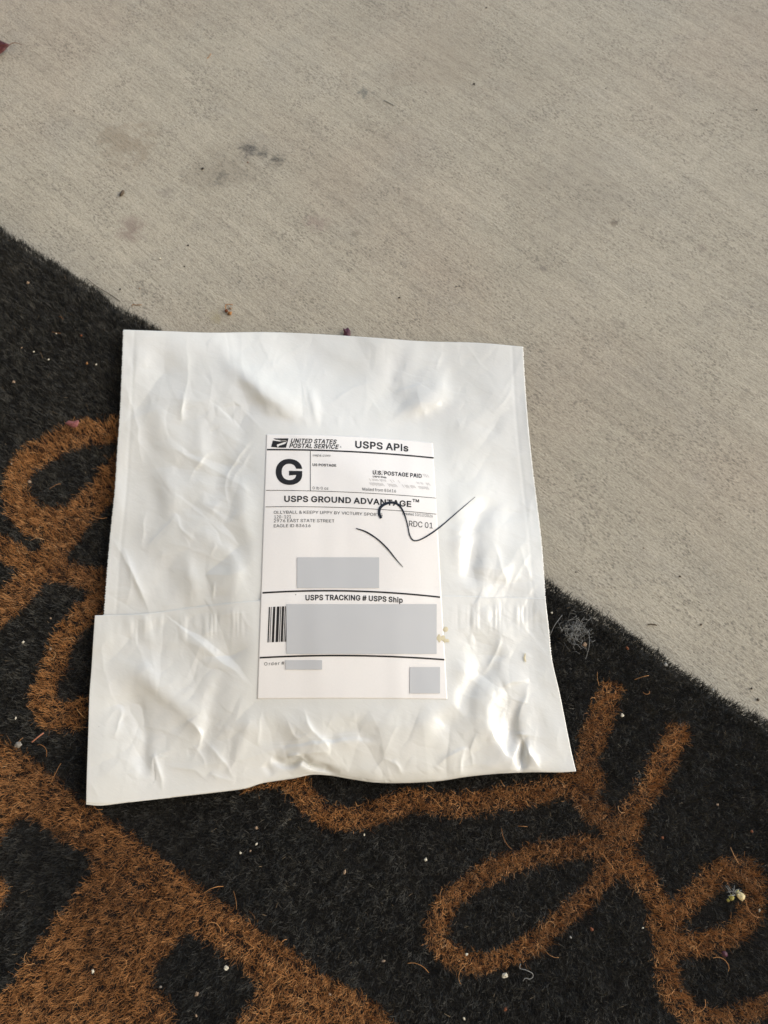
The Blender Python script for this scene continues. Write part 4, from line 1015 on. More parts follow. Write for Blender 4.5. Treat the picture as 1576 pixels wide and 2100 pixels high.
'rO':(533,[267,-7,225,-3,186,7,150,25,119,49,92,79,70,115,53,157,44,203,40,254,44,305,53,352,70,393,92,429,119,459,150,484,186,501,225,512,267,516,309,512,348,501,384,484,415,459,442,429,464,393,480,352,490,305,493,254,490,203,480,157,464,115,442,79,415,49,384,25,348,7,309,-3,267,53,296,55,324,63,349,76,372,94,392,116,408,144,420,176,428,213,430,254,428,295,420,332,408,365,392,392,372,415,349,433,324,446,296,453,267,456,237,453,210,445,184,433,161,415,142,392,125,364,113,332,106,295,103,254,106,213,113,176,125,144,142,117,161,94,184,76,210,63,237,55],[7,6,66,66,65,7,8,7,65,65,64,8,9,8,64,64,63,9,63,62,9,10,9,62,62,61,10,11,10,61,61,60,11,12,11,60,2,69,3,69,68,3,58,57,15,0,36,71,0,71,1,70,1,71,55,17,56,16,56,17,1,70,2,69,2,70,56,16,57,15,57,16,3,68,4,5,4,68,68,67,5,6,5,67,66,6,67,12,60,59,13,12,59,59,58,13,14,13,58,58,15,14,18,54,53,34,38,35,35,38,37,52,19,53,18,53,19,40,39,33,50,21,51,20,51,21,33,39,34,38,34,39,51,20,52,19,52,20,30,29,42,43,42,29,29,28,43,44,43,28,28,27,44,45,44,27,46,45,27,27,26,46,47,46,26,26,25,47,48,47,25,25,24,48,40,33,32,32,31,40,41,40,31,31,30,41,30,42,41,48,24,49,24,23,49,50,49,23,23,22,50,21,50,22,35,37,0,36,0,37,54,18,55,17,55,18]),
'rP':(445,[60,0,60,509,235,509,272,506,305,499,332,487,356,471,375,452,390,430,400,404,407,377,409,348,407,318,400,291,390,265,375,243,356,223,332,207,305,195,272,188,235,186,109,186,109,242,233,242,257,244,279,248,297,256,312,266,324,279,333,294,339,310,343,328,344,348,343,367,339,385,333,402,324,416,312,428,297,439,279,446,257,451,232,452,125,452,125,0,125,242,125,186],[43,21,0,21,22,0,1,0,22,40,2,41,42,41,2,21,43,45,22,21,45,22,44,42,1,22,42,42,2,1,19,25,24,25,19,18,18,26,25,38,4,39,3,39,4,19,24,20,23,20,24,39,3,40,2,40,3,16,15,28,29,28,15,15,14,29,14,13,29,30,29,13,13,12,30,31,30,12,12,11,31,32,31,11,33,32,11,11,10,33,34,33,10,10,9,34,35,34,9,9,8,35,8,7,35,36,35,7,7,6,36,26,18,17,27,26,17,17,16,27,16,28,27,36,6,37,6,5,37,38,37,5,4,38,5,20,23,45,23,44,45,44,22,45]),
'rR':(449,[60,0,60,509,236,509,273,506,305,500,333,489,356,473,376,455,390,433,401,408,407,381,409,352,407,323,401,296,390,271,376,250,356,232,333,217,305,206,273,200,236,198,96,198,96,255,234,255,258,256,280,260,298,267,313,276,325,287,334,300,340,316,344,333,345,352,344,371,340,389,334,405,325,419,313,430,298,440,279,446,258,451,233,452,125,452,125,0,353,0,230,229,303,229,428,0,125,255,125,198,247,198,313,210],[21,0,43,0,21,22,1,0,22,22,42,1,40,2,41,21,43,49,22,21,49,42,22,48,41,2,42,1,42,2,26,46,27,18,46,19,25,24,46,46,26,25,39,38,4,3,39,4,50,19,45,19,46,45,23,45,24,39,3,40,2,40,3,16,15,28,29,28,15,15,14,29,30,29,14,14,13,30,13,12,30,31,30,12,12,11,31,32,31,11,33,32,11,11,10,33,34,33,10,10,9,34,9,8,34,35,34,8,8,7,35,36,35,7,7,6,36,19,50,44,18,19,44,18,44,51,46,18,51,27,46,17,17,16,27,16,28,27,36,6,37,6,5,37,38,37,5,4,38,5,20,45,49,45,23,48,48,49,45,48,22,49,45,20,50,46,24,45,17,46,51,44,47,51]),
'rS':(447,[224,-9,188,-7,156,-1,128,9,102,23,81,40,64,60,51,83,42,109,38,137,104,137,108,118,114,102,123,88,136,76,150,66,166,59,185,53,204,50,224,49,246,50,267,54,286,60,303,69,317,79,329,92,338,106,344,122,346,139,344,154,340,168,332,179,322,189,310,197,296,205,245,222,184,239,145,253,112,269,86,289,67,313,56,341,52,372,54,400,62,425,75,448,92,468,113,484,138,498,165,508,195,514,227,516,259,514,289,508,316,498,340,484,360,468,377,449,390,427,398,403,401,378,337,378,332,402,320,421,302,437,280,449,254,456,225,459,204,457,185,454,167,448,152,440,139,430,129,418,121,405,117,391,115,376,117,359,122,345,131,334,142,324,155,315,169,308,212,293,264,279,312,264,328,256,344,248,359,238,372,226,384,213,395,198,402,180,407,161,408,139,406,112,399,87,386,64,370,43,349,25,323,11,294,0,261,-7],[6,5,13,13,12,6,7,6,12,12,11,7,8,7,11,11,10,8,9,8,10,40,39,78,41,40,78,78,77,41,42,41,77,77,76,42,43,42,76,76,75,43,44,43,75,75,74,44,45,44,74,18,1,0,0,19,18,1,18,17,82,36,83,68,50,69,1,17,2,17,16,2,3,2,16,15,3,16,36,82,37,81,37,82,48,71,70,49,48,70,70,69,49,69,50,49,3,15,4,15,14,4,5,4,14,13,5,14,37,81,38,81,80,38,39,38,80,80,79,39,78,39,79,45,74,73,46,45,73,73,72,46,47,46,72,72,71,47,71,48,47,66,52,67,51,67,52,21,102,101,101,22,21,102,21,20,65,53,66,52,66,53,34,33,86,85,34,86,22,101,100,100,23,22,34,85,35,84,35,85,64,54,65,53,65,54,97,96,26,27,26,96,96,95,27,28,27,95,95,94,28,94,93,28,29,28,93,93,92,29,30,29,92,92,91,30,91,90,30,31,30,90,90,89,31,60,59,61,23,100,99,24,23,99,99,98,24,25,24,98,98,97,25,97,26,25,31,89,32,89,88,32,88,87,32,33,32,87,86,33,87,61,59,62,59,58,62,58,57,62,63,62,57,57,56,63,64,63,56,56,55,64,54,64,55,102,20,0,19,0,20,83,36,35,35,84,83,67,51,68,50,68,51]),
'rT':(449,[32,452,32,509,417,509,417,452,257,452,257,0,193,0,193,452],[1,0,7,3,2,4,7,6,5,5,4,7,4,2,7,1,7,2]),
'rU':(517,[259,-8,220,-6,186,2,154,15,126,33,103,55,85,80,71,108,63,140,60,173,60,509,124,509,124,178,126,155,132,133,141,113,153,95,169,80,187,68,208,59,232,53,259,52,285,53,309,59,331,68,349,80,364,95,377,113,385,133,391,155,393,178,393,509,457,509,457,173,454,140,446,108,433,80,414,55,391,33,363,15,332,2,297,-6],[9,8,13,13,12,9,10,9,12,12,11,10,18,2,19,20,1,0,19,2,1,1,20,19,2,18,3,17,3,18,3,17,4,17,16,4,5,4,16,16,15,5,6,5,15,7,6,15,15,14,7,8,7,14,13,8,14,41,23,22,23,41,40,24,23,40,40,39,24,39,25,24,35,34,28,29,28,34,34,33,29,30,29,33,33,32,30,31,30,32,25,39,38,26,25,38,38,37,26,27,26,37,37,36,27,36,35,27,35,28,27,41,22,0,22,21,0,20,0,21]),
'rV':(480,[204,0,16,509,84,509,192,206,215,137,248,31,235,31,267,138,290,206,395,509,463,509,278,0,241,53],[2,1,3,4,0,6,3,1,0,0,4,3,7,5,11,9,8,10,10,8,11,7,11,8,6,0,11,11,5,6,6,5,12,5,7,12,4,6,12]),
'rY':(472,[203,0,203,208,16,509,91,509,192,344,222,292,250,230,224,230,251,293,280,344,381,509,455,509,268,208,268,0,237,260],[3,2,4,7,5,1,4,2,1,1,5,4,9,12,11,11,10,9,8,6,12,12,9,8,1,0,13,13,12,1,7,1,12,12,6,7,7,6,14,6,8,14,5,7,14]),
'ra':(389,[160,-9,137,-7,115,-3,94,5,76,15,60,29,48,45,38,63,32,84,30,108,32,128,36,146,43,161,53,174,64,184,78,193,92,200,108,206,125,211,178,220,234,227,247,229,257,231,265,235,271,240,274,246,276,255,276,257,275,272,272,285,267,297,260,307,251,315,240,322,227,327,212,330,196,331,178,330,163,327,149,322,137,316,127,309,118,301,110,292,104,283,100,274,41,291,51,313,64,331,79,346,95,358,114,368,133,375,153,380,173,383,194,384,239,379,255,375,271,369,286,360,300,350,312,336,322,320,330,301,335,278,337,251,337,0,277,0,277,52,272,52,252,25,242,16,229,8,215,1,199,-4,181,-7,170,45,192,47,211,51,228,59,242,68,254,80,263,93,270,108,274,122,276,138,276,190,259,182,231,176,200,171,175,168,134,159,122,153,112,147,103,139,97,130,93,118,92,105,93,93,96,82,102,72,109,64,119,57,130,52,142,48,156,46],[6,5,100,100,99,6,7,6,99,99,98,7,8,7,98,98,97,8,9,8,97,97,96,9,10,9,96,11,10,96,96,95,11,12,11,95,13,12,95,47,46,45,105,0,76,0,105,1,104,1,105,52,39,38,38,53,52,1,104,2,104,103,2,17,92,91,18,17,91,91,90,18,40,39,51,39,52,51,2,103,3,103,102,3,4,3,102,102,101,4,5,4,101,100,5,101,13,95,94,14,13,94,15,14,94,94,93,15,16,15,93,93,92,16,92,17,16,47,45,44,44,43,47,48,47,43,43,42,48,49,48,42,42,41,49,50,49,41,41,40,50,40,51,50,36,55,37,77,75,74,74,73,77,73,78,77,55,36,35,78,73,72,72,71,78,79,78,71,71,70,79,70,80,79,88,20,89,19,89,20,33,57,34,57,56,34,35,34,56,55,35,56,68,67,66,66,65,85,86,85,65,27,26,65,65,64,27,83,82,68,68,66,83,84,83,66,66,85,84,24,23,86,86,65,24,25,24,65,65,26,25,27,64,28,64,63,28,29,28,63,63,62,29,30,29,62,62,61,30,31,30,61,61,60,31,60,59,31,80,70,69,81,80,69,69,68,81,68,82,81,20,88,87,21,20,87,87,86,21,22,21,86,86,23,22,31,59,32,59,58,32,33,32,58,57,33,58,76,0,75,75,77,76,89,19,90,18,90,19,53,38,37,54,53,37,37,55,54]),
'rb':(424,[229,-8,208,-7,189,-3,172,4,159,12,147,21,138,31,118,59,112,59,112,0,53,0,53,509,114,509,114,319,118,319,137,346,147,355,158,364,171,373,188,379,207,383,229,384,259,382,287,374,313,361,335,342,354,320,370,293,381,261,388,227,390,189,388,151,381,116,370,84,355,57,336,34,313,16,288,3,260,-6,220,47,242,49,262,55,279,66,294,80,306,97,316,117,323,139,327,163,328,189,327,215,323,239,316,261,307,281,295,298,280,311,262,322,243,328,220,330,198,328,178,322,161,312,147,299,134,282,125,263,118,241,114,216,113,189,114,162,118,138,125,115,135,95,147,78,162,65,179,55,198,49],[9,8,10,67,66,10,66,65,10,11,10,65,65,13,11,7,70,8,70,69,8,69,68,8,10,8,68,67,10,68,13,65,64,64,63,13,63,62,13,62,14,13,5,72,6,1,74,2,2,74,3,73,3,74,18,59,58,19,18,58,58,20,19,3,73,4,5,4,73,72,5,73,16,60,59,17,16,59,59,18,17,6,72,7,72,71,7,70,7,71,14,62,61,61,60,14,15,14,60,60,16,15,11,13,12,38,41,40,38,40,0,39,0,40,21,57,56,56,22,21,54,23,55,23,54,24,41,38,37,37,42,41,22,56,55,55,23,22,33,32,45,46,45,32,32,31,46,47,46,31,31,30,47,48,47,30,49,48,30,30,29,49,50,49,29,29,28,50,51,50,28,28,27,51,42,37,36,36,35,42,43,42,35,35,34,43,44,43,34,34,33,44,33,45,44,51,27,52,27,26,52,53,52,26,26,25,53,54,53,25,24,54,25,0,39,1,74,1,39,20,58,57,57,21,20]),
'rc':(396,[207,-8,174,-5,144,3,117,16,93,35,72,58,56,85,44,116,37,150,34,187,37,225,44,260,56,291,72,318,93,341,117,360,144,374,174,382,207,384,226,384,243,381,260,377,276,371,291,364,305,356,318,346,330,335,340,322,349,308,356,293,362,277,303,262,290,289,270,311,242,325,207,330,184,328,163,321,145,310,130,296,118,278,108,258,102,236,98,212,96,187,98,163,102,139,108,117,118,97,130,80,145,66,163,55,184,49,207,46,243,52,271,66,292,89,304,117,363,102,357,86,350,70,341,56,331,43,319,32,306,21,292,12,277,5,261,-1,244,-5,226,-7],[7,6,47,47,46,7,8,7,46,46,45,8,9,8,45,45,44,9,44,43,9,10,9,43,43,42,10,11,10,42,1,52,2,52,51,2,3,2,51,51,50,3,38,37,15,16,15,37,37,36,16,36,17,16,3,50,4,50,49,4,5,4,49,49,48,5,6,5,48,47,6,48,11,42,41,12,11,41,41,40,12,13,12,40,40,39,13,14,13,39,39,38,14,38,15,14,19,18,35,69,54,53,19,35,34,34,20,19,23,22,33,54,69,68,68,67,54,67,66,54,66,55,54,33,22,34,22,21,34,20,34,21,56,63,62,62,61,56,61,60,56,57,56,60,60,59,57,59,58,57,30,29,31,29,28,31,55,66,65,65,64,55,64,63,55,63,56,55,31,28,32,28,27,32,27,26,32,26,25,32,33,32,25,25,24,33,23,33,24,69,53,0,1,0,53,52,1,53,17,36,35,35,18,17]),
'rd':(424,[195,-8,165,-6,137,3,111,16,89,34,70,57,55,84,43,116,36,151,34,189,36,227,43,261,55,293,70,320,89,342,112,361,137,374,165,382,196,384,218,383,237,379,253,373,267,364,278,355,287,346,306,319,311,319,311,509,372,509,372,0,313,0,313,59,307,59,287,31,277,21,266,12,252,4,236,-3,217,-7,205,47,226,49,246,55,263,65,278,78,290,95,299,115,306,138,310,162,312,189,310,216,306,241,300,263,290,282,278,299,263,312,246,322,227,328,205,330,182,328,162,322,145,311,130,298,118,281,108,261,102,239,98,215,96,189,98,163,102,139,109,117,118,97,130,80,145,66,162,55,182,49],[7,6,69,69,68,7,8,7,68,68,67,8,9,8,67,67,66,9,66,65,9,10,9,65,65,64,10,11,10,64,64,63,11,12,11,63,60,16,15,0,39,74,0,74,1,73,1,74,17,59,58,58,18,17,1,73,2,73,72,2,3,2,72,16,60,59,59,17,16,3,72,4,72,71,4,5,4,71,71,70,5,6,5,70,69,6,70,12,63,62,13,12,62,62,61,13,14,13,61,61,60,14,60,15,14,40,38,37,19,57,56,56,20,19,40,37,36,41,40,36,36,35,41,35,34,41,34,42,41,54,23,55,23,22,55,22,21,55,56,55,21,20,56,21,29,31,30,29,48,47,48,29,49,29,28,49,26,49,28,32,31,44,45,44,31,46,45,31,31,29,46,29,47,46,49,26,50,51,50,26,52,51,26,25,52,26,26,28,27,42,34,33,33,32,42,43,42,32,32,44,43,52,25,53,54,53,25,25,24,54,23,54,24,39,0,38,38,40,39,18,58,57,57,19,18]),
're':(404,[212,-8,177,-5,145,3,117,16,92,35,72,58,56,85,44,116,37,150,34,187,36,224,44,258,55,290,71,317,91,340,115,359,142,373,172,382,205,384,226,383,246,380,266,374,285,366,303,355,319,341,334,324,347,305,357,282,365,256,370,227,371,194,371,169,75,169,75,221,338,221,310,202,308,226,304,248,298,269,288,286,277,301,263,314,246,323,227,328,205,330,183,328,164,323,146,313,131,301,119,286,109,270,102,251,97,231,96,211,96,178,98,151,102,127,110,106,121,88,135,73,151,61,169,53,190,48,212,46,227,47,241,49,254,53,265,58,276,65,285,73,294,82,300,93,306,105,365,91,358,72,348,55,335,39,320,26,302,14,283,4,261,-3,237,-7,309,221,97,221,96,169],[8,7,32,9,8,32,35,34,82,52,51,33,7,6,56,56,55,7,32,7,55,54,53,32,53,33,32,9,32,33,10,9,33,11,10,33,33,51,11,12,11,51,51,50,12,13,12,50,48,47,15,47,16,15,0,63,62,45,44,18,0,62,1,61,1,62,17,46,45,45,18,17,1,61,2,61,60,2,3,2,60,59,3,60,16,47,46,46,17,16,3,59,4,59,58,4,5,4,58,58,57,5,6,5,57,56,6,57,13,50,49,14,13,49,49,48,14,48,15,14,64,81,65,65,81,80,80,66,65,42,20,43,19,43,20,66,80,79,79,67,66,42,41,22,22,21,42,20,42,21,30,29,34,29,28,34,75,74,71,72,71,74,74,73,72,31,35,54,31,30,35,30,34,35,37,36,34,34,28,37,28,27,37,67,79,78,68,67,78,78,77,68,69,68,77,77,76,69,70,69,76,76,75,70,75,71,70,37,27,38,27,26,38,39,38,26,26,25,39,40,39,25,25,24,40,24,23,40,41,40,23,22,41,23,81,64,0,63,0,64,53,54,35,43,19,44,18,44,19,32,55,84,54,32,84,52,33,83,34,36,82,33,53,83,53,35,82,53,82,83,31,54,84]),
'rf':(254,[228,379,228,327,6,327,6,379,81,0,81,432,82,452,87,470,96,486,107,499,120,510,135,519,152,525,169,529,187,530,222,527,243,521,227,468,215,472,195,474,178,472,164,468,154,460,147,449,143,435,142,419,142,0,81,327,81,379,142,379,142,327],[30,27,26,25,24,5,6,5,24,20,14,13,21,20,12,20,13,12,19,18,15,17,16,18,15,18,16,14,20,19,19,15,14,6,24,23,7,6,23,8,7,23,23,22,8,9,8,22,10,9,22,22,21,10,11,10,21,21,12,11,28,29,25,4,26,27,3,2,28,2,27,28,29,28,27,25,5,28,1,0,29,30,1,29,27,30,29]),
'rh':(410,[114,227,114,0,53,0,53,509,114,509,114,287,102,287,116,319,132,344,152,362,175,374,200,382,227,384,252,383,275,377,295,369,313,356,328,340,341,321,350,298,355,271,357,240,357,0,296,0,296,235,293,263,286,286,273,304,256,318,235,326,210,329,192,328,176,324,161,317,147,308,136,297,126,283,119,266,115,248,114,314],[3,2,6,2,1,0,6,2,0,0,38,6,10,32,31,9,33,32,32,10,9,8,34,33,33,9,8,6,38,37,5,6,37,37,36,5,36,35,5,7,5,35,35,34,7,34,8,7,3,6,4,12,29,13,29,12,30,11,30,12,13,29,28,28,14,13,24,23,22,22,21,24,24,21,25,21,20,25,20,19,25,26,25,19,19,18,26,18,17,26,27,26,17,17,16,27,16,15,27,28,27,15,14,28,15,30,11,31,10,31,11,5,7,39,6,5,39,4,6,39]),
'ri':(167,[53,0,53,379,114,379,114,0,84,443,73,444,63,448,54,455,47,463,43,472,41,483,43,494,47,504,54,512,63,518,73,522,84,524,95,522,105,518,114,512,121,504,125,494,126,483,125,472,121,463,114,455,105,448,95,444],[10,9,8,11,10,12,13,7,6,4,15,5,14,5,15,5,14,6,13,6,14,10,8,7,7,13,10,12,10,13,26,18,27,17,27,18,24,23,22,24,22,25,19,25,22,20,19,22,22,21,20,18,26,25,25,19,18,1,0,3,3,2,1,27,17,4,17,16,4,15,4,16]),
'rl':(189,[139,-2,112,0,91,8,74,20,62,37,55,59,53,84,53,509,114,509,114,99,114,83,117,71,120,62,126,57,135,53,146,52,160,53,170,54,181,3,162,-1],[6,5,10,10,9,6,7,6,9,9,8,7,16,15,19,19,18,16,18,17,16,19,15,0,14,0,15,0,14,1,14,13,1,2,1,13,13,12,2,3,2,12,4,3,12,12,11,4,5,4,11,10,5,11]),
'rm':(610,[53,0,53,379,112,379,112,295,108,295,114,314,122,331,132,346,144,358,158,368,172,376,187,382,203,385,219,386,245,383,268,375,287,361,303,342,314,320,321,295,312,295,318,312,326,329,337,343,350,356,364,366,381,375,398,381,417,385,437,386,458,385,478,380,497,372,514,361,529,346,541,328,550,307,555,283,557,255,557,0,496,0,496,254,493,279,485,298,473,313,456,323,438,329,419,330,402,329,387,326,374,320,363,312,353,302,345,290,340,277,336,263,335,247,335,0,274,0,274,260,272,280,265,297,253,311,238,322,220,328,199,330,185,329,171,326,158,320,145,312,135,302,126,289,119,274,115,257,114,238,114,0,112,310,317,309],[75,74,0,1,0,74,4,1,74,74,73,4,68,67,8,67,9,8,6,70,69,7,6,69,69,68,7,68,8,7,4,73,72,3,4,72,72,71,3,71,70,3,5,3,70,70,6,5,1,4,2,65,11,66,10,66,11,64,63,14,13,12,64,64,14,13,64,12,65,11,65,12,59,20,60,61,60,20,20,18,61,18,17,61,62,61,17,17,16,62,62,16,63,16,15,63,14,63,15,9,67,66,66,10,9,55,54,19,54,53,19,50,25,24,26,49,48,48,27,26,25,50,49,49,26,25,19,53,52,21,19,52,22,21,52,52,51,22,23,22,51,51,50,23,50,24,23,29,47,46,31,30,45,46,45,30,29,46,30,41,40,39,39,38,41,38,37,41,41,37,42,37,36,42,43,42,36,36,35,43,35,34,43,44,43,34,34,33,44,33,32,44,45,44,32,31,45,32,27,48,47,28,27,47,47,29,28,57,56,58,59,58,56,56,55,59,20,59,55,55,19,20,20,19,77,3,5,76,4,3,76,2,4,76,19,21,77,18,20,77]),
'ro':(415,[207,-8,174,-5,144,3,117,16,93,35,72,58,56,85,44,116,37,150,34,187,37,225,44,260,56,291,72,318,93,341,117,360,144,374,174,382,207,384,241,382,271,374,299,360,323,341,343,318,359,291,371,260,379,225,381,187,379,150,371,116,359,85,343,58,323,35,299,16,271,3,241,-5,207,46,231,49,252,55,270,66,285,80,298,97,307,117,314,139,318,163,319,187,318,212,314,236,307,258,298,278,285,296,270,310,252,321,231,328,207,330,184,328,163,321,145,310,130,296,118,278,108,258,102,236,98,212,96,187,98,163,102,139,108,117,118,97,130,80,145,66,163,55,184,49],[7,6,66,66,65,7,8,7,65,65,64,8,9,8,64,64,63,9,63,62,9,10,9,62,62,61,10,11,10,61,61,60,11,12,11,60,0,36,1,36,71,1,1,71,2,71,70,2,3,2,70,69,3,70,57,56,15,16,15,56,56,55,16,55,17,16,3,69,4,69,68,4,5,4,68,68,67,5,6,5,67,66,6,67,12,60,59,13,12,59,59,58,13,14,13,58,58,57,14,57,15,14,54,53,19,18,54,19,37,35,34,38,37,34,34,33,38,39,38,33,51,21,52,21,20,52,53,52,20,19,53,20,30,29,42,43,42,29,29,28,43,44,43,28,28,27,44,45,44,27,46,45,27,27,26,46,47,46,26,26,25,47,48,47,25,25,24,48,39,33,32,40,39,32,32,31,40,41,40,31,31,30,41,30,42,41,48,24,49,24,23,49,50,49,23,23,22,50,51,50,22,21,51,22,35,37,0,36,0,37,17,55,54,54,18,17]),
'rp':(424,[53,-143,53,379,112,379,112,319,118,319,137,346,147,355,158,364,171,373,188,379,207,383,229,384,259,382,287,374,313,361,335,342,354,320,370,293,381,261,388,227,390,189,388,151,381,116,370,84,355,57,336,34,313,16,288,3,260,-6,229,-8,208,-7,189,-3,173,4,159,12,147,21,138,31,118,59,114,59,114,-143,220,47,242,49,262,55,279,66,294,80,306,97,316,117,323,139,327,163,328,189,327,215,323,239,316,261,307,281,295,298,280,311,262,322,243,328,220,330,198,328,178,322,161,312,147,299,134,282,125,263,118,241,114,216,113,189,114,162,118,138,125,115,135,95,147,78,162,65,179,55,198,49],[3,2,1,37,67,0,1,0,67,67,66,1,66,65,1,36,70,37,70,69,37,69,68,37,67,37,68,1,65,64,3,1,64,64,63,3,63,62,3,62,4,3,34,72,35,30,74,31,31,74,32,73,32,74,8,59,58,9,8,58,58,10,9,32,73,33,34,33,73,72,34,73,6,60,59,7,6,59,59,8,7,0,38,37,35,72,36,72,71,36,70,36,71,4,62,61,61,60,4,5,4,60,60,6,5,28,41,40,28,40,29,39,29,40,11,57,56,56,12,11,54,13,55,13,54,14,41,28,27,27,42,41,12,56,55,55,13,12,23,22,45,46,45,22,22,21,46,47,46,21,21,20,47,48,47,20,49,48,20,20,19,49,50,49,19,19,18,50,51,50,18,18,17,51,42,27,26,26,25,42,43,42,25,25,24,43,44,43,24,24,23,44,23,45,44,51,17,52,17,16,52,53,52,16,16,15,53,54,53,15,14,54,15,29,39,30,74,30,39,10,58,57,57,11,10]),
'rr':(259,[53,0,53,379,112,379,112,321,115,321,124,339,137,354,152,367,171,377,191,383,213,385,229,384,243,384,243,322,230,324,207,326,190,324,174,321,159,315,146,306,135,296,126,284,119,269,115,254,114,237,114,0],[25,24,0,1,0,24,1,3,2,21,20,4,1,24,23,3,1,23,23,22,3,22,21,3,21,4,3,8,17,16,17,8,7,9,15,10,13,12,14,11,14,12,10,15,14,14,11,10,15,9,16,8,16,9,4,20,19,5,4,19,19,18,5,6,5,18,18,17,6,17,7,6]),
'rs':(365,[182,-8,157,-7,133,-3,112,3,93,12,76,24,62,38,50,54,41,73,36,94,94,107,101,87,111,72,124,60,141,52,160,47,181,45,206,47,227,53,244,62,258,74,265,88,268,103,266,115,262,126,254,136,243,144,229,150,212,155,149,170,118,180,92,192,72,208,58,227,50,249,47,274,49,295,55,314,65,332,79,347,95,360,115,370,137,378,161,383,187,384,212,383,234,379,254,372,271,363,286,352,299,339,309,324,318,308,324,290,268,277,262,291,254,304,243,316,228,325,210,331,187,333,166,331,147,326,131,317,119,305,111,292,109,277,110,264,115,253,124,243,136,235,152,229,172,223,229,209,261,200,287,187,306,171,320,153,328,131,331,107,329,85,323,65,312,47,298,31,281,18,260,6,236,-2,210,-7],[5,12,6,12,11,6,7,6,11,8,7,11,11,10,8,9,8,10,34,33,67,35,34,67,67,66,35,36,35,66,66,65,36,37,36,65,38,37,65,0,16,1,16,15,1,71,29,72,1,15,2,15,14,2,3,2,14,13,3,14,29,71,30,70,30,71,41,63,62,42,41,62,62,61,42,61,43,42,3,13,4,5,4,13,12,5,13,30,70,31,70,69,31,32,31,69,69,68,32,33,32,68,67,33,68,38,65,64,39,38,64,40,39,64,64,63,40,63,41,40,27,73,28,60,59,45,44,60,45,17,87,86,18,17,86,86,85,18,85,19,18,26,74,27,73,27,74,47,46,58,59,58,46,45,59,46,82,81,21,81,80,21,22,21,80,80,79,22,23,22,79,79,78,23,78,77,23,24,23,77,77,76,24,53,52,54,55,54,52,52,51,55,19,85,84,20,19,84,84,83,20,83,82,20,82,21,20,24,76,25,76,75,25,26,25,75,74,26,75,55,51,56,51,50,56,50,49,56,57,56,49,49,48,57,58,57,48,47,58,48,16,0,87,87,17,16,72,29,28,28,73,72,43,61,60,60,44,43]),
'rt':(227,[204,379,204,327,6,327,6,379,65,471,126,471,126,98,127,83,130,70,136,61,144,55,156,51,170,50,185,51,202,54,213,2,192,-3,168,-4,138,-1,113,7,92,21,77,41,68,64,65,93,126,379,126,327,65,327,65,379],[22,21,8,8,7,22,23,22,7,7,6,23,25,26,6,11,17,12,17,11,18,10,18,11,13,16,15,14,13,15,12,17,16,16,13,12,18,10,19,10,9,19,20,19,9,21,20,9,8,21,9,24,27,25,5,4,24,1,0,24,25,1,24,23,6,26,3,2,26,27,3,26,26,25,27,27,24,4]),
'ru':(410,[182,-5,158,-3,135,2,115,11,97,23,82,39,69,59,60,82,54,109,53,139,53,379,114,379,114,144,116,117,124,94,137,75,154,61,175,53,200,50,218,51,234,55,249,62,263,71,274,83,283,97,290,113,295,132,296,153,296,379,357,379,357,0,298,0,298,92,307,92,294,60,277,35,257,17,234,5,209,-3,298,70],[10,9,12,12,11,10,17,0,18,0,17,1,16,1,17,1,16,2,3,2,16,15,3,16,3,15,4,5,4,15,15,14,5,6,5,14,7,6,14,14,13,7,8,7,13,9,8,13,12,9,13,19,38,37,37,20,19,20,37,36,21,20,36,36,35,21,35,22,21,30,33,31,32,33,25,26,25,33,27,26,33,33,30,27,30,29,27,28,27,29,22,35,34,23,22,34,34,32,23,24,23,32,32,25,24,18,0,38,38,19,18,32,34,39,33,32,39,31,33,39]),
'rz':(380,[42,0,42,46,254,320,254,323,48,323,48,379,333,379,333,331,126,60,126,56,339,56,339,0],[1,0,9,9,8,1,1,8,2,3,2,7,7,2,8,3,7,6,9,0,11,11,10,9,5,4,3,3,6,5]),
'b#':(472,[215,-23,306,532,404,532,313,-23,-17,117,-1,215,427,215,411,117,36,-23,127,532,225,532,134,-23,13,293,29,391,456,391,441,293,254,215,352,215,336,117,238,117,59,117,75,215,173,215,157,117,104,391,202,391,283,391,381,391,365,293,267,293,186,293,88,293],[23,20,11,7,6,17,18,17,16,17,18,7,0,3,19,3,18,19,16,19,18,20,23,21,8,11,20,5,4,20,21,5,20,31,24,13,19,16,22,23,19,22,22,21,23,10,9,25,9,24,25,30,25,24,29,26,25,2,1,27,1,26,27,28,27,26,15,14,27,27,28,15,16,17,29,17,28,29,26,29,28,25,30,29,21,22,31,22,30,31,24,31,30,13,12,31]),
'b.':(220,[95,-28,77,-25,61,-19,47,-8,36,7,29,23,26,41,29,59,35,76,47,90,61,101,77,108,95,110,113,108,130,101,144,90,155,76,162,59,164,41,162,23,155,7,144,-8,130,-19,113,-25],[6,5,4,7,6,9,9,8,7,1,0,2,3,2,0,6,4,3,9,6,3,22,21,23,19,18,20,18,17,15,16,15,17,20,18,21,18,15,12,13,12,15,14,13,15,23,21,0,21,18,0,18,12,0,3,0,12,9,3,12,10,9,12,11,10,12]),
'bA':(512,[-16,-23,185,532,292,532,496,-23,379,-23,265,295,242,365,201,501,276,501,235,364,212,295,101,-23,87,119,87,222,393,222,393,119,239,377,187,222,292,222,328,119,151,119],[12,0,11,0,12,13,20,17,12,10,9,13,9,7,13,7,1,13,0,13,1,15,4,3,3,14,15,6,5,14,8,6,14,2,8,14,14,3,2,18,19,15,7,9,16,7,16,8,1,7,8,8,2,1,6,8,16,17,20,18,10,13,17,13,12,17,14,5,18,15,14,18,4,15,19,19,18,20,12,11,20]),
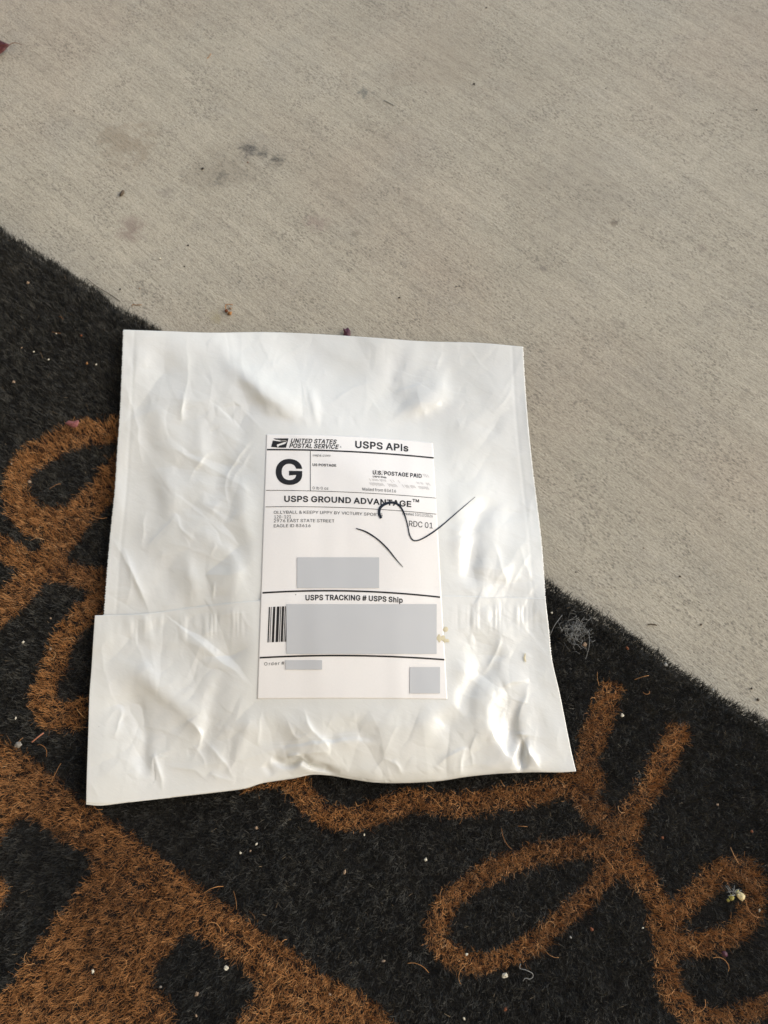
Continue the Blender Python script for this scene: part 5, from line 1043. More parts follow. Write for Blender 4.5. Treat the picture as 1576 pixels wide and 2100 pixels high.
'bC':(542,[267,-30,221,-26,178,-14,138,5,103,32,73,65,49,105,31,150,21,200,17,254,21,308,31,358,49,403,73,443,103,476,138,503,178,523,221,535,267,539,295,537,322,533,347,526,372,516,395,504,416,489,436,472,453,452,468,430,480,406,489,380,502,325,391,325,382,358,377,370,370,382,362,392,354,402,344,410,333,417,321,422,309,427,295,430,282,432,268,433,241,430,218,424,196,413,177,397,160,378,146,354,135,325,129,292,126,254,129,216,135,183,146,155,160,130,177,111,196,96,218,85,242,78,268,76,282,77,295,79,309,82,321,87,333,92,344,99,354,107,362,116,370,127,377,139,382,151,391,183,502,183,489,129,480,103,468,79,453,57,436,37,417,20,395,5,372,-7,348,-17,322,-24,295,-28],[7,6,55,55,54,7,8,7,54,54,53,8,9,8,53,53,52,9,52,51,9,10,9,51,51,50,10,11,10,50,50,49,11,12,11,49,49,48,12,13,12,48,1,59,2,59,58,2,46,45,16,45,17,16,0,61,60,85,63,62,85,62,0,61,0,62,18,44,43,43,42,18,42,19,18,0,60,1,59,1,60,17,45,44,44,18,17,2,58,3,58,57,3,4,3,57,5,4,57,57,56,5,6,5,56,55,6,56,13,48,47,14,13,47,15,14,47,47,46,15,46,16,15,41,40,20,64,84,83,65,64,83,83,82,65,66,65,82,39,38,22,22,21,39,40,39,21,20,40,21,77,76,71,72,71,76,76,75,72,73,72,75,75,74,73,30,29,31,32,31,29,29,28,32,33,32,28,28,27,33,66,82,81,67,66,81,81,80,67,68,67,80,80,79,68,69,68,79,79,78,69,70,69,78,78,77,70,77,71,70,33,27,34,27,26,34,35,34,26,26,25,35,36,35,25,25,24,36,37,36,24,24,23,37,38,37,23,22,38,23,63,85,84,84,64,63,19,42,41,41,20,19]),
'bD':(534,[220,-23,73,-23,73,80,214,80,250,82,281,89,306,101,327,116,344,135,358,159,368,187,374,219,376,255,374,291,368,323,358,351,345,374,328,393,308,408,283,419,255,426,220,429,70,429,70,532,226,532,276,528,322,517,364,498,400,472,430,440,454,401,471,357,481,309,485,255,481,202,471,153,454,108,430,69,399,37,362,11,319,-8,271,-19,148,532,148,-23,37,-23,37,532,148,429,148,80],[45,44,22,22,23,45,0,3,43,2,43,47,43,2,1,44,1,2,22,44,2,22,2,46,22,46,42,23,22,42,41,5,4,24,20,25,19,18,26,5,41,40,40,6,5,25,20,19,19,26,25,41,4,0,3,0,4,20,24,21,42,21,24,37,36,8,9,8,36,36,35,9,10,9,35,35,34,10,11,10,34,34,33,11,33,12,11,12,33,13,33,32,13,14,13,32,32,31,14,15,14,31,31,30,15,16,15,30,30,29,16,17,16,29,29,28,17,27,17,28,6,40,39,7,6,39,39,38,7,38,37,7,37,8,7,17,27,18,26,18,27,21,42,46,2,47,46,43,3,47]),
'bE':(451,[37,-23,37,532,395,532,395,429,148,429,148,309,378,309,378,206,148,206,148,80,398,80,398,-23],[0,9,8,1,0,8,8,5,1,5,4,1,9,0,11,11,10,9,5,8,7,7,6,5,3,2,4,1,4,2]),
'bG':(553,[269,-30,233,-28,199,-21,167,-10,137,5,110,25,86,48,66,75,48,105,35,139,25,175,19,213,17,254,19,295,25,334,35,370,48,403,66,433,86,460,110,484,137,503,166,519,197,530,230,536,265,539,287,538,308,535,328,531,348,525,367,518,385,509,402,499,418,487,432,474,446,460,458,445,469,428,478,411,486,392,492,373,503,326,392,326,382,352,378,362,373,372,368,380,362,388,356,396,349,403,342,409,334,414,326,419,317,423,308,427,298,429,288,431,277,432,266,433,246,431,228,428,212,422,196,413,181,402,168,389,156,373,146,354,137,333,131,309,128,283,126,254,128,225,131,199,138,176,146,155,156,136,168,120,182,107,197,96,213,87,230,81,249,77,269,76,287,77,304,80,319,85,333,91,346,100,358,110,368,121,376,134,383,149,388,165,391,183,393,230,446,198,260,176,260,279,501,279,501,199,499,167,494,136,484,106,471,79,454,55,435,33,413,14,388,-1,360,-14,331,-23,301,-28,391,192],[9,8,73,73,72,9,10,9,72,72,71,10,11,10,71,71,70,11,12,11,70,70,69,12,69,68,12,13,12,68,68,67,13,14,13,67,67,66,14,15,14,66,66,65,15,16,15,65,65,64,16,17,16,64,60,59,22,2,78,3,78,77,3,61,60,21,60,22,21,79,1,80,82,81,0,24,57,56,56,25,24,80,1,0,0,81,80,57,24,58,23,58,24,1,79,2,78,2,79,58,23,59,22,59,23,3,77,4,77,76,4,5,4,76,76,75,5,6,5,75,7,6,75,75,74,7,8,7,74,73,8,74,17,64,63,18,17,63,63,62,18,19,18,62,20,19,62,62,61,20,61,21,20,55,54,26,83,109,108,108,84,83,54,53,27,26,54,27,84,108,107,85,84,107,52,51,29,29,28,52,53,52,28,27,53,28,92,91,94,94,93,110,101,100,90,91,90,100,94,91,100,100,99,94,99,98,94,98,97,94,93,94,97,40,39,41,42,41,39,39,38,42,85,107,106,86,85,106,106,105,86,87,86,105,105,104,87,88,87,104,104,103,88,103,102,88,89,88,102,102,101,89,101,90,89,42,38,43,38,37,43,44,43,37,37,36,44,45,44,36,36,35,45,46,45,35,35,34,46,47,46,34,34,33,47,48,47,33,33,32,48,49,48,32,32,31,49,50,49,31,31,30,50,51,50,30,29,51,30,82,0,109,109,83,82,110,93,95,96,95,93,93,97,96,25,56,55,55,26,25,92,94,110]),
'bI':(206,[37,532,137,532,137,-23,37,-23],[0,3,2,2,1,0]),
'bK':(499,[87,100,81,224,121,275,157,318,195,360,354,532,496,530,240,252,237,252,37,-23,37,532,148,532,148,334,147,225,148,193,148,-23,360,-23,159,260,229,347,493,-23,147,307,148,162,195,210,272,287],[0,1,9,10,9,1,1,2,10,0,9,15,1,0,14,14,13,1,2,1,13,10,2,12,12,11,10,8,18,17,18,4,3,16,19,7,7,19,23,18,8,7,7,23,18,6,5,18,4,18,5,14,0,21,2,13,20,12,2,20,7,8,22,0,15,21,17,3,20,13,17,20,8,17,22,16,7,22,14,21,22,17,13,22,13,14,22,3,17,18,6,18,23]),
'bL':(425,[37,-23,37,532,148,532,148,80,384,80,384,-23],[1,0,3,3,0,5,5,4,3,1,3,2]),
'bM':(660,[37,-23,37,532,167,532,299,195,309,166,321,130,333,90,352,26,276,26,296,90,308,128,320,166,331,195,460,532,591,532,591,-23,481,-23,481,291,481,327,482,369,483,414,484,480,544,480,519,402,504,355,489,314,477,283,357,-23,271,-23,149,283,137,313,123,354,107,400,80,480,141,480,143,417,144,372,145,329,145,291,145,-23,315,149,481,293,145,293],[31,32,0,1,0,32,32,33,1,31,0,30,30,37,31,37,36,31,32,31,36,36,35,32,33,32,35,35,34,33,3,10,4,10,3,9,8,9,29,9,3,29,0,39,38,30,0,38,37,30,42,29,3,37,36,37,3,34,35,2,33,34,2,1,33,2,6,12,5,11,5,12,6,7,26,12,6,26,23,24,15,15,14,23,14,22,23,15,24,25,18,25,24,19,18,24,24,23,19,20,19,23,21,20,23,23,22,21,16,15,17,15,25,17,25,18,41,41,18,26,12,26,18,18,19,12,20,21,13,21,22,13,22,14,13,8,28,27,27,7,8,9,8,7,7,6,9,10,9,6,6,5,10,10,5,40,5,11,40,19,20,12,35,36,3,2,35,3,4,10,40,20,13,12,17,25,41,7,27,26,28,8,29,30,38,42,29,37,42]),
'bN':(556,[37,-23,37,532,149,532,363,195,383,162,408,118,449,37,384,27,378,107,376,157,376,195,376,532,486,532,486,-23,374,-23,183,278,158,319,128,370,71,470,141,480,145,385,147,329,148,291,148,-23,376,173,147,337],[1,0,18,18,0,17,17,20,18,20,19,18,23,22,0,17,0,22,22,21,17,20,17,25,16,15,20,18,19,2,1,18,2,8,9,3,6,13,12,5,7,6,6,12,5,13,6,14,6,7,14,7,5,8,9,8,5,5,4,9,9,4,24,24,4,10,4,5,10,5,12,10,11,10,12,7,8,15,8,3,15,20,15,3,2,19,3,19,20,3,3,9,24,14,7,15,17,21,25,16,20,25]),
'bO':(565,[267,-30,221,-26,178,-14,138,5,103,32,73,65,49,105,31,150,21,200,17,254,21,308,31,358,49,403,73,443,103,476,138,503,178,523,221,535,267,539,313,535,356,523,396,503,431,476,461,443,485,403,502,358,513,308,516,254,513,200,502,150,485,105,461,65,431,32,396,5,356,-14,313,-26,267,76,292,78,316,85,337,96,357,111,373,130,388,154,398,183,405,216,407,254,405,293,398,326,388,355,373,379,357,398,337,413,316,424,292,430,267,433,242,430,218,424,197,413,177,398,160,378,146,354,135,326,129,292,126,254,129,216,135,183,146,154,160,130,177,111,197,96,218,85,242,78],[8,7,65,65,64,8,9,8,64,64,63,9,63,62,9,10,9,62,62,61,10,11,10,61,71,1,0,1,71,70,17,56,55,55,18,17,1,70,2,69,2,70,57,56,16,56,17,16,2,69,3,69,68,3,4,3,68,5,4,68,68,67,5,6,5,67,67,66,6,7,6,66,65,7,66,11,61,60,12,11,60,60,59,12,13,12,59,59,58,13,14,13,58,15,14,58,58,57,15,57,16,15,35,38,37,52,19,53,38,35,34,34,39,38,52,51,20,19,52,20,29,28,43,44,43,28,28,27,44,45,44,27,46,45,27,27,26,46,47,46,26,26,25,47,39,34,33,40,39,33,33,32,40,32,31,40,41,40,31,31,30,41,42,41,30,30,29,42,29,43,42,47,25,48,25,24,48,49,48,24,24,23,49,50,49,23,23,22,50,22,21,50,51,50,21,20,51,21,35,37,0,37,36,0,71,0,36,18,55,54,54,53,18,53,19,18]),
'bP':(477,[37,-23,37,532,236,532,275,529,312,521,343,508,371,489,393,467,410,440,422,411,429,380,432,348,429,315,422,284,410,255,393,228,371,206,343,187,312,173,275,165,236,163,86,163,86,265,232,265,254,267,272,271,286,276,297,284,306,293,312,304,317,317,320,331,321,348,320,364,317,378,312,391,306,402,297,411,286,418,272,424,254,428,231,429,148,429,148,-23,148,265,148,163],[43,21,0,21,22,0,1,0,22,40,2,41,42,41,2,21,43,45,22,21,45,22,44,42,1,22,42,42,2,1,19,25,24,19,24,20,23,20,24,39,3,40,2,40,3,15,14,29,14,13,29,30,29,13,13,12,30,31,30,12,12,11,31,32,31,11,33,32,11,11,10,33,34,33,10,10,9,34,35,34,9,9,8,35,8,7,35,25,19,18,26,25,18,18,17,26,27,26,17,17,16,27,28,27,16,16,15,28,15,29,28,35,7,36,7,6,36,37,36,6,6,5,37,38,37,5,5,4,38,39,38,4,3,39,4,20,23,45,23,44,45,44,22,45]),
'bR':(481,[37,-23,37,532,237,532,276,529,312,522,344,509,371,492,393,470,411,444,423,416,430,385,432,352,430,319,423,289,411,260,393,235,371,214,343,196,311,184,276,177,237,175,73,175,73,278,233,278,256,279,274,283,288,288,299,294,307,302,313,311,318,323,321,336,322,352,321,368,318,382,313,394,307,404,298,412,287,419,273,424,255,428,232,429,148,429,148,-23,339,-23,192,252,316,252,467,-23,148,278,148,175,233,175,346,198],[21,0,43,0,21,22,1,0,22,22,42,1,45,20,19,40,2,41,21,43,49,22,21,49,41,2,42,1,42,2,39,3,40,2,40,3,17,44,47,17,47,51,46,17,51,16,15,46,15,14,46,29,46,14,14,13,29,30,29,13,13,12,30,31,30,12,12,11,31,32,31,11,33,32,11,11,10,33,34,33,10,10,9,34,9,8,34,35,34,8,8,7,35,44,20,50,19,20,44,18,19,44,44,17,18,17,46,18,19,18,46,25,24,46,26,25,46,27,26,46,28,27,46,46,29,28,35,7,36,7,6,36,37,36,6,6,5,37,38,37,5,5,4,38,39,38,4,3,39,4,42,22,48,20,45,50,45,23,48,48,49,45,48,22,49,45,49,50,23,45,24,46,24,45,19,46,45,16,46,51]),
'bS':(479,[224,-32,186,-30,150,-23,118,-12,90,4,65,23,45,47,30,74,20,103,12,160,124,160,130,124,134,113,141,103,150,94,161,86,174,80,190,76,206,73,224,72,243,73,261,76,277,82,291,88,302,97,311,106,317,116,321,127,322,139,321,150,319,157,314,164,307,171,298,177,287,183,238,200,177,217,136,231,100,250,70,273,47,301,33,335,29,372,32,404,41,434,56,461,76,484,100,504,128,519,159,530,192,536,227,539,262,536,295,530,326,519,353,503,376,485,396,462,411,436,420,409,427,355,319,355,310,393,302,407,289,418,271,428,250,433,225,435,207,434,191,431,176,427,164,420,155,413,147,405,142,396,139,386,138,376,139,365,142,357,148,349,156,342,167,335,178,329,219,315,271,301,320,285,338,277,356,267,372,256,388,243,403,227,415,209,424,188,430,164,431,138,429,107,420,78,406,51,386,27,362,6,333,-10,300,-22,264,-30],[7,6,12,12,11,7,8,7,11,11,10,8,9,8,10,42,41,77,77,76,42,43,42,76,76,75,43,44,43,75,0,19,18,50,69,68,0,18,1,17,1,18,82,36,83,1,17,2,17,16,2,70,69,49,69,50,49,2,16,3,16,15,3,4,3,15,15,14,4,5,4,14,14,13,5,6,5,13,12,6,13,36,82,37,82,81,37,38,37,81,81,80,38,39,38,80,80,79,39,79,78,39,40,39,78,41,40,78,77,41,78,44,75,74,45,44,74,74,73,45,46,45,73,73,72,46,47,46,72,72,71,47,48,47,71,71,70,48,70,49,48,21,20,102,67,66,52,51,67,52,21,102,101,22,21,101,66,65,53,52,66,53,96,95,27,28,27,95,95,94,28,94,93,28,29,28,93,93,92,29,22,101,100,23,22,100,100,99,23,24,23,99,99,98,24,25,24,98,98,97,25,26,25,97,97,96,26,96,27,26,29,92,30,92,91,30,91,90,30,31,30,90,90,89,31,32,31,89,89,88,32,88,87,32,33,32,87,87,86,33,34,33,86,86,85,34,35,34,85,84,35,85,60,59,61,62,61,59,59,58,62,58,57,62,63,62,57,57,56,63,64,63,56,56,55,64,55,54,64,65,64,54,53,65,54,102,20,0,19,0,20,83,36,35,35,84,83,67,51,68,50,68,51]),
'bT':(481,[9,429,9,532,440,532,440,429,280,429,280,-23,170,-23,170,429],[1,0,7,3,2,4,7,6,5,5,4,7,4,2,7,1,7,2]),
'bU':(549,[259,-31,217,-28,179,-20,143,-5,112,15,86,39,65,68,49,100,40,136,37,172,37,532,147,532,147,179,149,158,153,141,161,124,171,110,183,98,198,88,216,81,236,76,259,75,282,76,302,81,320,88,334,98,347,110,356,124,364,140,368,158,370,179,370,532,480,532,480,172,477,136,468,100,452,68,431,39,405,15,374,-5,339,-20,300,-28],[10,9,12,12,11,10,20,1,0,1,20,19,1,19,2,19,18,2,2,18,3,18,17,3,4,3,17,17,16,4,5,4,16,16,15,5,6,5,15,7,6,15,15,14,7,8,7,14,14,13,8,9,8,13,12,9,13,41,23,22,23,41,40,24,23,40,34,33,29,30,29,33,33,32,30,31,30,32,24,40,39,25,24,39,39,38,25,26,25,38,38,37,26,27,26,37,37,36,27,36,35,27,28,27,35,35,34,28,34,29,28,41,22,0,22,21,0,20,0,21]),
'bV':(512,[188,-23,-17,532,101,532,214,214,237,144,279,8,204,8,245,145,268,214,378,532,496,532,294,-23,241,132],[3,6,4,6,3,0,1,0,3,2,1,3,8,7,5,8,5,11,11,10,8,10,9,8,6,0,11,11,5,6,6,5,12,5,7,12,4,6,12]),
'bh':(442,[137,226,137,-23,30,-23,30,532,137,532,137,264,68,264,95,330,115,359,139,381,166,396,196,405,227,408,256,405,282,399,306,389,328,374,347,354,361,331,372,304,378,274,380,241,380,-23,273,-23,273,234,271,258,265,275,256,289,244,298,229,304,210,306,196,305,183,302,172,297,162,290,154,282,147,272,141,259,138,244,137,379],[3,2,6,6,7,3,1,0,2,6,2,0,7,6,5,3,7,8,33,32,9,32,10,9,6,0,38,5,6,38,38,37,5,37,36,5,36,35,5,3,8,4,29,12,30,29,28,13,12,29,13,22,21,24,22,24,23,24,21,25,21,20,25,20,19,25,26,25,19,19,18,26,18,17,26,27,26,17,17,16,27,16,15,27,28,27,15,15,14,28,13,28,14,10,32,31,11,10,31,31,30,11,30,12,11,34,33,9,39,5,9,5,35,9,35,34,9,7,5,8,5,39,8,4,8,39]),
'bi':(199,[30,-23,30,402,137,402,137,-23,84,420,67,422,51,428,38,438,27,451,20,466,18,483,20,500,27,516,38,529,51,539,67,545,84,547,100,545,116,539,130,529,141,516,147,500,150,483,147,466,141,451,130,438,116,428,100,422],[10,9,8,11,10,12,13,7,14,14,7,6,6,5,14,5,15,14,10,8,7,7,13,10,12,10,13,17,16,27,18,26,25,25,19,18,26,18,27,17,27,18,22,21,20,23,22,24,24,22,25,19,25,22,22,20,19,1,0,3,3,2,1,27,16,4,5,4,16,15,5,16]),
'bp':(457,[30,-166,30,402,135,402,135,342,106,342,120,360,131,372,145,383,161,393,181,401,204,406,229,407,264,404,296,395,326,380,352,359,373,333,391,302,403,268,411,230,413,189,411,148,403,110,391,75,374,44,352,18,326,-3,296,-19,264,-28,230,-31,205,-30,182,-25,162,-17,146,-7,132,4,120,17,106,36,137,36,137,-166,220,70,238,72,253,76,265,84,277,95,286,108,294,125,300,144,304,166,305,189,304,213,300,234,294,253,287,269,277,282,266,293,253,300,238,305,220,307,202,305,187,301,175,293,164,283,154,270,146,254,141,235,137,214,136,189,137,165,141,143,147,123,155,107,164,94,175,83,188,76,203,71,135,376,137,0],[1,0,36,3,6,5,34,35,0,36,0,35,3,5,4,1,4,5,35,34,37,36,35,37,68,67,36,67,66,36,1,36,66,66,65,1,4,1,65,65,64,4,6,3,75,5,6,2,1,5,2,30,74,31,58,10,9,31,74,32,58,9,8,34,0,76,37,34,76,33,32,37,32,74,37,74,73,37,73,72,37,72,71,37,71,70,37,36,37,70,70,69,36,68,36,69,4,64,63,63,62,4,3,4,62,62,61,3,61,60,3,60,59,3,59,58,3,58,8,3,7,3,8,55,12,56,39,29,40,11,57,56,56,12,11,40,29,28,41,40,28,54,13,55,12,55,13,22,21,46,47,46,21,21,20,47,48,47,20,49,48,20,20,19,49,50,49,19,19,18,50,41,28,27,42,41,27,27,26,42,26,25,42,43,42,25,25,24,43,44,43,24,24,23,44,45,44,23,23,22,45,22,46,45,50,18,51,18,17,51,52,51,17,17,16,52,53,52,16,16,15,53,54,53,15,15,14,54,13,54,14,29,39,30,74,30,39,10,58,57,57,11,10,3,7,75,2,6,75,33,37,76,0,38,76]),
'bs':(397,[182,-31,154,-30,128,-25,104,-18,82,-8,62,6,44,23,30,43,20,65,7,112,109,133,121,98,128,87,137,80,149,74,163,70,181,68,202,70,218,74,231,81,239,89,243,96,245,103,244,109,242,114,238,119,231,124,221,128,206,133,143,148,109,158,80,173,56,192,38,216,27,243,24,274,26,299,34,323,46,345,63,364,83,379,106,392,131,400,158,406,187,407,214,406,240,401,263,394,283,383,301,370,317,354,329,336,339,317,354,273,254,251,242,280,236,290,228,298,218,304,205,308,187,309,170,308,156,304,144,298,137,291,133,284,132,277,133,270,135,265,139,261,147,256,160,250,178,245,235,231,270,221,299,207,323,188,340,164,351,137,354,107,352,80,344,56,331,34,314,14,293,-2,269,-15,242,-24,213,-29],[5,12,6,12,11,6,7,6,11,8,7,11,11,10,8,9,8,10,0,16,1,16,15,1,1,15,2,15,14,2,72,71,29,62,61,42,61,43,42,2,14,3,14,13,3,4,3,13,5,4,13,12,5,13,29,71,30,71,70,30,31,30,70,70,69,31,32,31,69,69,68,32,33,32,68,68,67,33,34,33,67,35,34,67,67,66,35,36,35,66,66,65,36,37,36,65,38,37,65,65,64,38,39,38,64,40,39,64,64,63,40,41,40,63,63,62,41,62,42,41,60,59,45,44,60,45,17,87,86,18,17,86,28,27,73,59,58,46,45,59,46,80,79,22,23,22,79,79,78,23,78,77,23,53,52,54,18,86,85,19,18,85,85,84,19,20,19,84,84,83,20,83,82,20,21,20,82,82,81,21,81,80,21,80,22,21,23,77,24,77,76,24,25,24,76,76,75,25,26,25,75,75,74,26,27,26,74,73,27,74,54,52,55,52,51,55,56,55,51,51,50,56,50,49,56,57,56,49,49,48,57,58,57,48,48,47,58,46,58,47,16,0,87,87,17,16,72,29,28,28,73,72,43,61,60,60,44,43]),
}
SPACE = 175

def text(s, x0, ybase, x1, cap, mat=M_ink, bold=0.0, shear=0.0, name="printed_text", mono=False, sp=1.0):
    wt = 'b' if bold > 0.01 else 'r'
    V, faces, pen_x = [], [], 0.0
    for ch in s:
        if ch == ' ':
            pen_x += SPACE; continue
        adv, vv, ff = GLYPHS[wt + ch]
        i0 = len(V)
        V += [(vv[k] + pen_x, vv[k + 1]) for k in range(0, len(vv), 2)]
        faces += [[i0 + ff[k], i0 + ff[k + 1], i0 + ff[k + 2]] for k in range(0, len(ff), 3)]
        pen_x += adv * sp
    co = np.array(V, float)
    y = ((co[:, 1] + 23) / 555.0 if wt == 'b' else co[:, 1] / 509.0) * cap
    xx = co[:, 0] + shear * co[:, 1]
    xx = xx - xx.min(); xx = xx / xx.max() * (x1 - x0)
    yL = yL_of(x0, ybase)
    return lay(name, np.column_stack([x0 + xx, yL - y]), faces, mat)

text("UNITED STATES", 597, 908.2, 691, 9.0, bold=0.022, shear=0.28)
text("POSTAL SERVICE", 593.5, 918.3, 696, 9.0, bold=0.022, shear=0.28)
text("R", 697.8, 918.2, 700.6, 3.0)
text("USPS APIs", 729, 918.6, 838, 14.5, bold=0.018)
text("G", 566, 993.5, 620.5, 52, bold=0.045)
text("usps.com", 642, 935.5, 678, 5.0, M_pale_ink, shear=0.25)
text("US POSTAGE", 641.5, 955.6, 690, 5.2, bold=0.02)
text("0 lb 0 oz", 641.5, 1003.3, 674, 5.6, M_pale_ink)
text("Mailed from 83616", 744, 1005.8, 812.5, 6.0, M_pale_ink)
text("U.S. POSTAGE PAID", 765, 972.8, 865.5, 8.4, bold=0.020)
text("USPS Ship.", 765, 978.8, 794, 3.6, M_pale_ink, bold=0.02)
text("USPS GROUND ADVANTAGE", 583.5, 1029.3, 844, 13.0, bold=0.020)
text("TM", 846.5, 1029.2, 860, 6.6, bold=0.02)
text("OLLYBALL & KEEPY UPPY BY VICTURY SPORTS", 562, 1053.8, 785, 6.3)
text("120-121", 563, 1063.2, 597.5, 6.3)
text("2976 EAST STATE STREET", 562, 1071.2, 686.5, 6.3)
text("EAGLE ID 83616", 562, 1081.6, 637.5, 6.3)
text("Created 10/12/2026", 826, 1055.5, 888, 5.6, M_pale_ink)
text("RDC 01", 839.5, 1079.2, 888, 12.0, M_ink)
text("USPS TRACKING # USPS Ship", 627, 1231.4, 826.5, 11.3, bold=0.018)
text("Order #", 542.5, 1364.8, 583.5, 6.6, M_pale_ink, bold=0.004, sp=1.25)

# eagle head emblem: a slanted dark block with the white beak sweeping across it
def emb(pts, mat, dz):
    p = np.array(pts, float); p = 0.292 * p + [500, 860]
    yl_ = np.array([yL_of(a_, b_) for a_, b_ in p])
    return lay("eagle_emblem", np.column_stack([p[:, 0], yl_]), [list(range(len(p)))], mat, dz)
emb([(208,134),(316,133),(298,199),(262,199),(296,168),(304,156),(300,148),(258,146),(222,141)], M_ink, 0.00012)
emb([(206,148),(258,156),(286,160),(232,178),(240,198),(194,194)], M_ink, 0.00012)
emb([(262,199),(240,198),(252,184),(268,180),(292,172)], M_ink, 0.00013)
emb([(258,148),(298,152),(300,158),(288,158),(262,155)], M_ink, 0.00014)
# barcode: the stripes left of the grey patch
bars = [(168,176.5),(183,187.5),(198,214),(224.5,243),(249,254),(260.5,275.5),(281.5,286.5),(292,300)]
V, F = [], []
for (b0, b1) in bars:
    i = len(V)
    for k in range(13):
        for bx in (b0, b1): V.append((500 + 0.292 * (bx + 10 * (1 - k / 12)), 1246 + 72.5 * k / 12))
    for k in range(12): F.append([i + 2 * k, i + 2 * k + 1, i + 2 * k + 3, i + 2 * k + 2])
lay("barcode", V, F, M_ink)
# security hatching behind the postage line
V, F = [], []
r = random.Random(3)
for k in range(46):
    x = 757 + k * 2.7
    for (ya, yb_) in ((958 + 1.5 * math.sin(k), 965), (975, 981), (983, 990)):
        if 14 < k < 34 and ya < 983 and r.random() < 0.8: continue
        if r.random() < 0.3: continue
        yb2 = yb_ - r.uniform(0, 2)
        h = yb2 - ya; i = len(V)
        V += [(x, ya), (x + 0.7, ya), (x + 0.7 + h * 0.8, yb2), (x + h * 0.8, yb2)]; F.append([i, i + 1, i + 2, i + 3])
lay("security_hatching", V, F, simple_mat("faint_print", (0.42, 0.40, 0.38), 0.5, 0.3))
# tiny ink dot
lay("ink_dot", [(606, 1222.5), (607.5, 1222), (608, 1223.8), (606.5, 1224.3)], [[0, 1, 2, 3]], M_ink)

# plain grey patches hiding the private lines
def patch(x0, y0, x1, y1):
    nx_, ny_ = 24, 14
    gx_, gy_ = np.meshgrid(np.linspace(x0, x1, nx_), np.linspace(y0, y1, ny_))
    V = np.column_stack([gx_.ravel(), gy_.ravel()])
    o = lay("grey_patch", V, grid_faces(ny_, nx_), M_grey, 0.0003, raw=True)
for q in ((610, 1143, 778, 1206), (588, 1239, 896, 1341), (586, 1354, 661, 1373), (841, 1368, 903, 1422)): patch(*q)

# marker pen strokes, running over the label's edge onto the film
Zs_pts = None
def pen_surface(x, y):
    onlab = label_weight(x, y)
    return np.where((onlab > 0.995), bil(LH, x, y), film_height(x, y))
def pen(pts, widths):
    P = catmull(pts, 90); w = np.interp(np.linspace(0, 1, 90), np.linspace(0, 1, len(widths)), widths)
    d = np.gradient(P, axis=0); d /= np.linalg.norm(d, axis=1)[:, None]; nn = np.stack([-d[:, 1], d[:, 0]], -1)
    V = np.concatenate([P + nn * w[:, None] / 2, P - nn * w[:, None] / 2]); i = np.arange(89)
    zc = pen_surface(P[:, 0], P[:, 1]) + 0.00035
    z = np.concatenate([zc, zc])
    mesh_from("marker_stroke", unproj(V[:, 0], V[:, 1], z), np.stack([i, i + 1, i + 91, i + 90], -1), M_pen, False, parcel)
pen([(731,1083.5),(752,1091),(775,1106),(795,1125),(812,1146),(827,1163)], [2.0, 3.0, 2.7, 3.0, 2.3, 1.0])
pen([(782,1063),(778,1050),(783,1038),(800,1030.5),(816,1034),(828,1050),(836,1075),(841,1098),(850,1108.5),(868,1104),(900,1083),(940,1049),(975,1019)],
    [5, 5.6, 5, 3.4, 2.4, 2.4, 2.6, 3.0, 3.0, 2.4, 2.0, 1.5, 0.8])

# dried yellow glue
ng = NT("dried_glue")
ng.b.inputs['Base Color'].default_value = (0.66, 0.59, 0.40, 1); ng.b.inputs['Roughness'].default_value = 0.25
def blob(cx, cy, rx, ry, seed, irr=0.15):
    r = np.random.default_rng(seed); n = 22
    th = np.linspace(0, 2 * np.pi, n, endpoint=False)
    rr = 1 + irr * np.sin(2 * th + r.uniform(0, 6)) + irr * 0.7 * np.sin(3 * th + r.uniform(0, 6)) + irr * 0.5 * np.sin(5 * th + r.uniform(0, 6))
    R1 = np.column_stack([cx + rx * rr * np.cos(th), cy + ry * rr * np.sin(th)])
    R2 = np.column_stack([cx + 0.6 * rx * rr * np.cos(th), cy + 0.6 * ry * rr * np.sin(th)])
    V = np.vstack([R1, R2, [[cx, cy]]])
    base = np.maximum(pen_surface(V[:, 0], V[:, 1]), bil(LH, V[:, 0], V[:, 1]) if cx < 925 else 0)
    z = base + np.concatenate([np.full(n, 0.0001), np.full(n, 0.00018), [0.0002]])
    F = [[i, (i + 1) % n, n + (i + 1) % n, n + i] for i in range(n)] + [[n + i, n + (i + 1) % n, 2 * n] for i in range(n)]
    mesh_from("glue_spot", unproj(V[:, 0], V[:, 1], z), F, ng.m, True, parcel)
blob(914.5, 1290.5, 5.2, 5.2, 1, 0.05)
blob(904, 1309, 7, 8.5, 2, 0.3)
blob(914, 1313, 6.5, 5, 3, 0.25)
blob(951, 1321, 2.5, 3, 4, 0.2)
blob(1077, 1349, 3, 6, 5, 0.4)

# ------------------------------------------------------------------ small debris
M_redleaf = simple_mat("dark_red_leaf", (0.085, 0.022, 0.020), 0.45, 0.4, 0.4, 400, 0.0002)
M_purple = simple_mat("purple_leaf", (0.070, 0.018, 0.032), 0.5, 0.4, 0.4, 600, 0.0002)
M_pink = simple_mat("faded_pink_leaf", (0.24, 0.085, 0.080), 0.6, 0.3, 0.3, 600, 0.0002)
M_stem = simple_mat("dry_stem", (0.16, 0.075, 0.035), 0.6, 0.3, 0.3, 600)
M_seed = simple_mat("brown_seed", (0.085, 0.060, 0.036), 0.5, 0.3, 0.4, 900, 0.0002)
M_dark = simple_mat("dark_grit", (0.035, 0.028, 0.022), 0.7, 0.3, 0.4, 1500, 0.0002)
M_white = simple_mat("pale_crumb", (0.56, 0.52, 0.41), 0.7, 0.3, 0.15, 1500, 0.0003)
M_tan = simple_mat("tan_crumb", (0.27, 0.19, 0.125), 0.7, 0.3, 0.3, 1500, 0.0003)
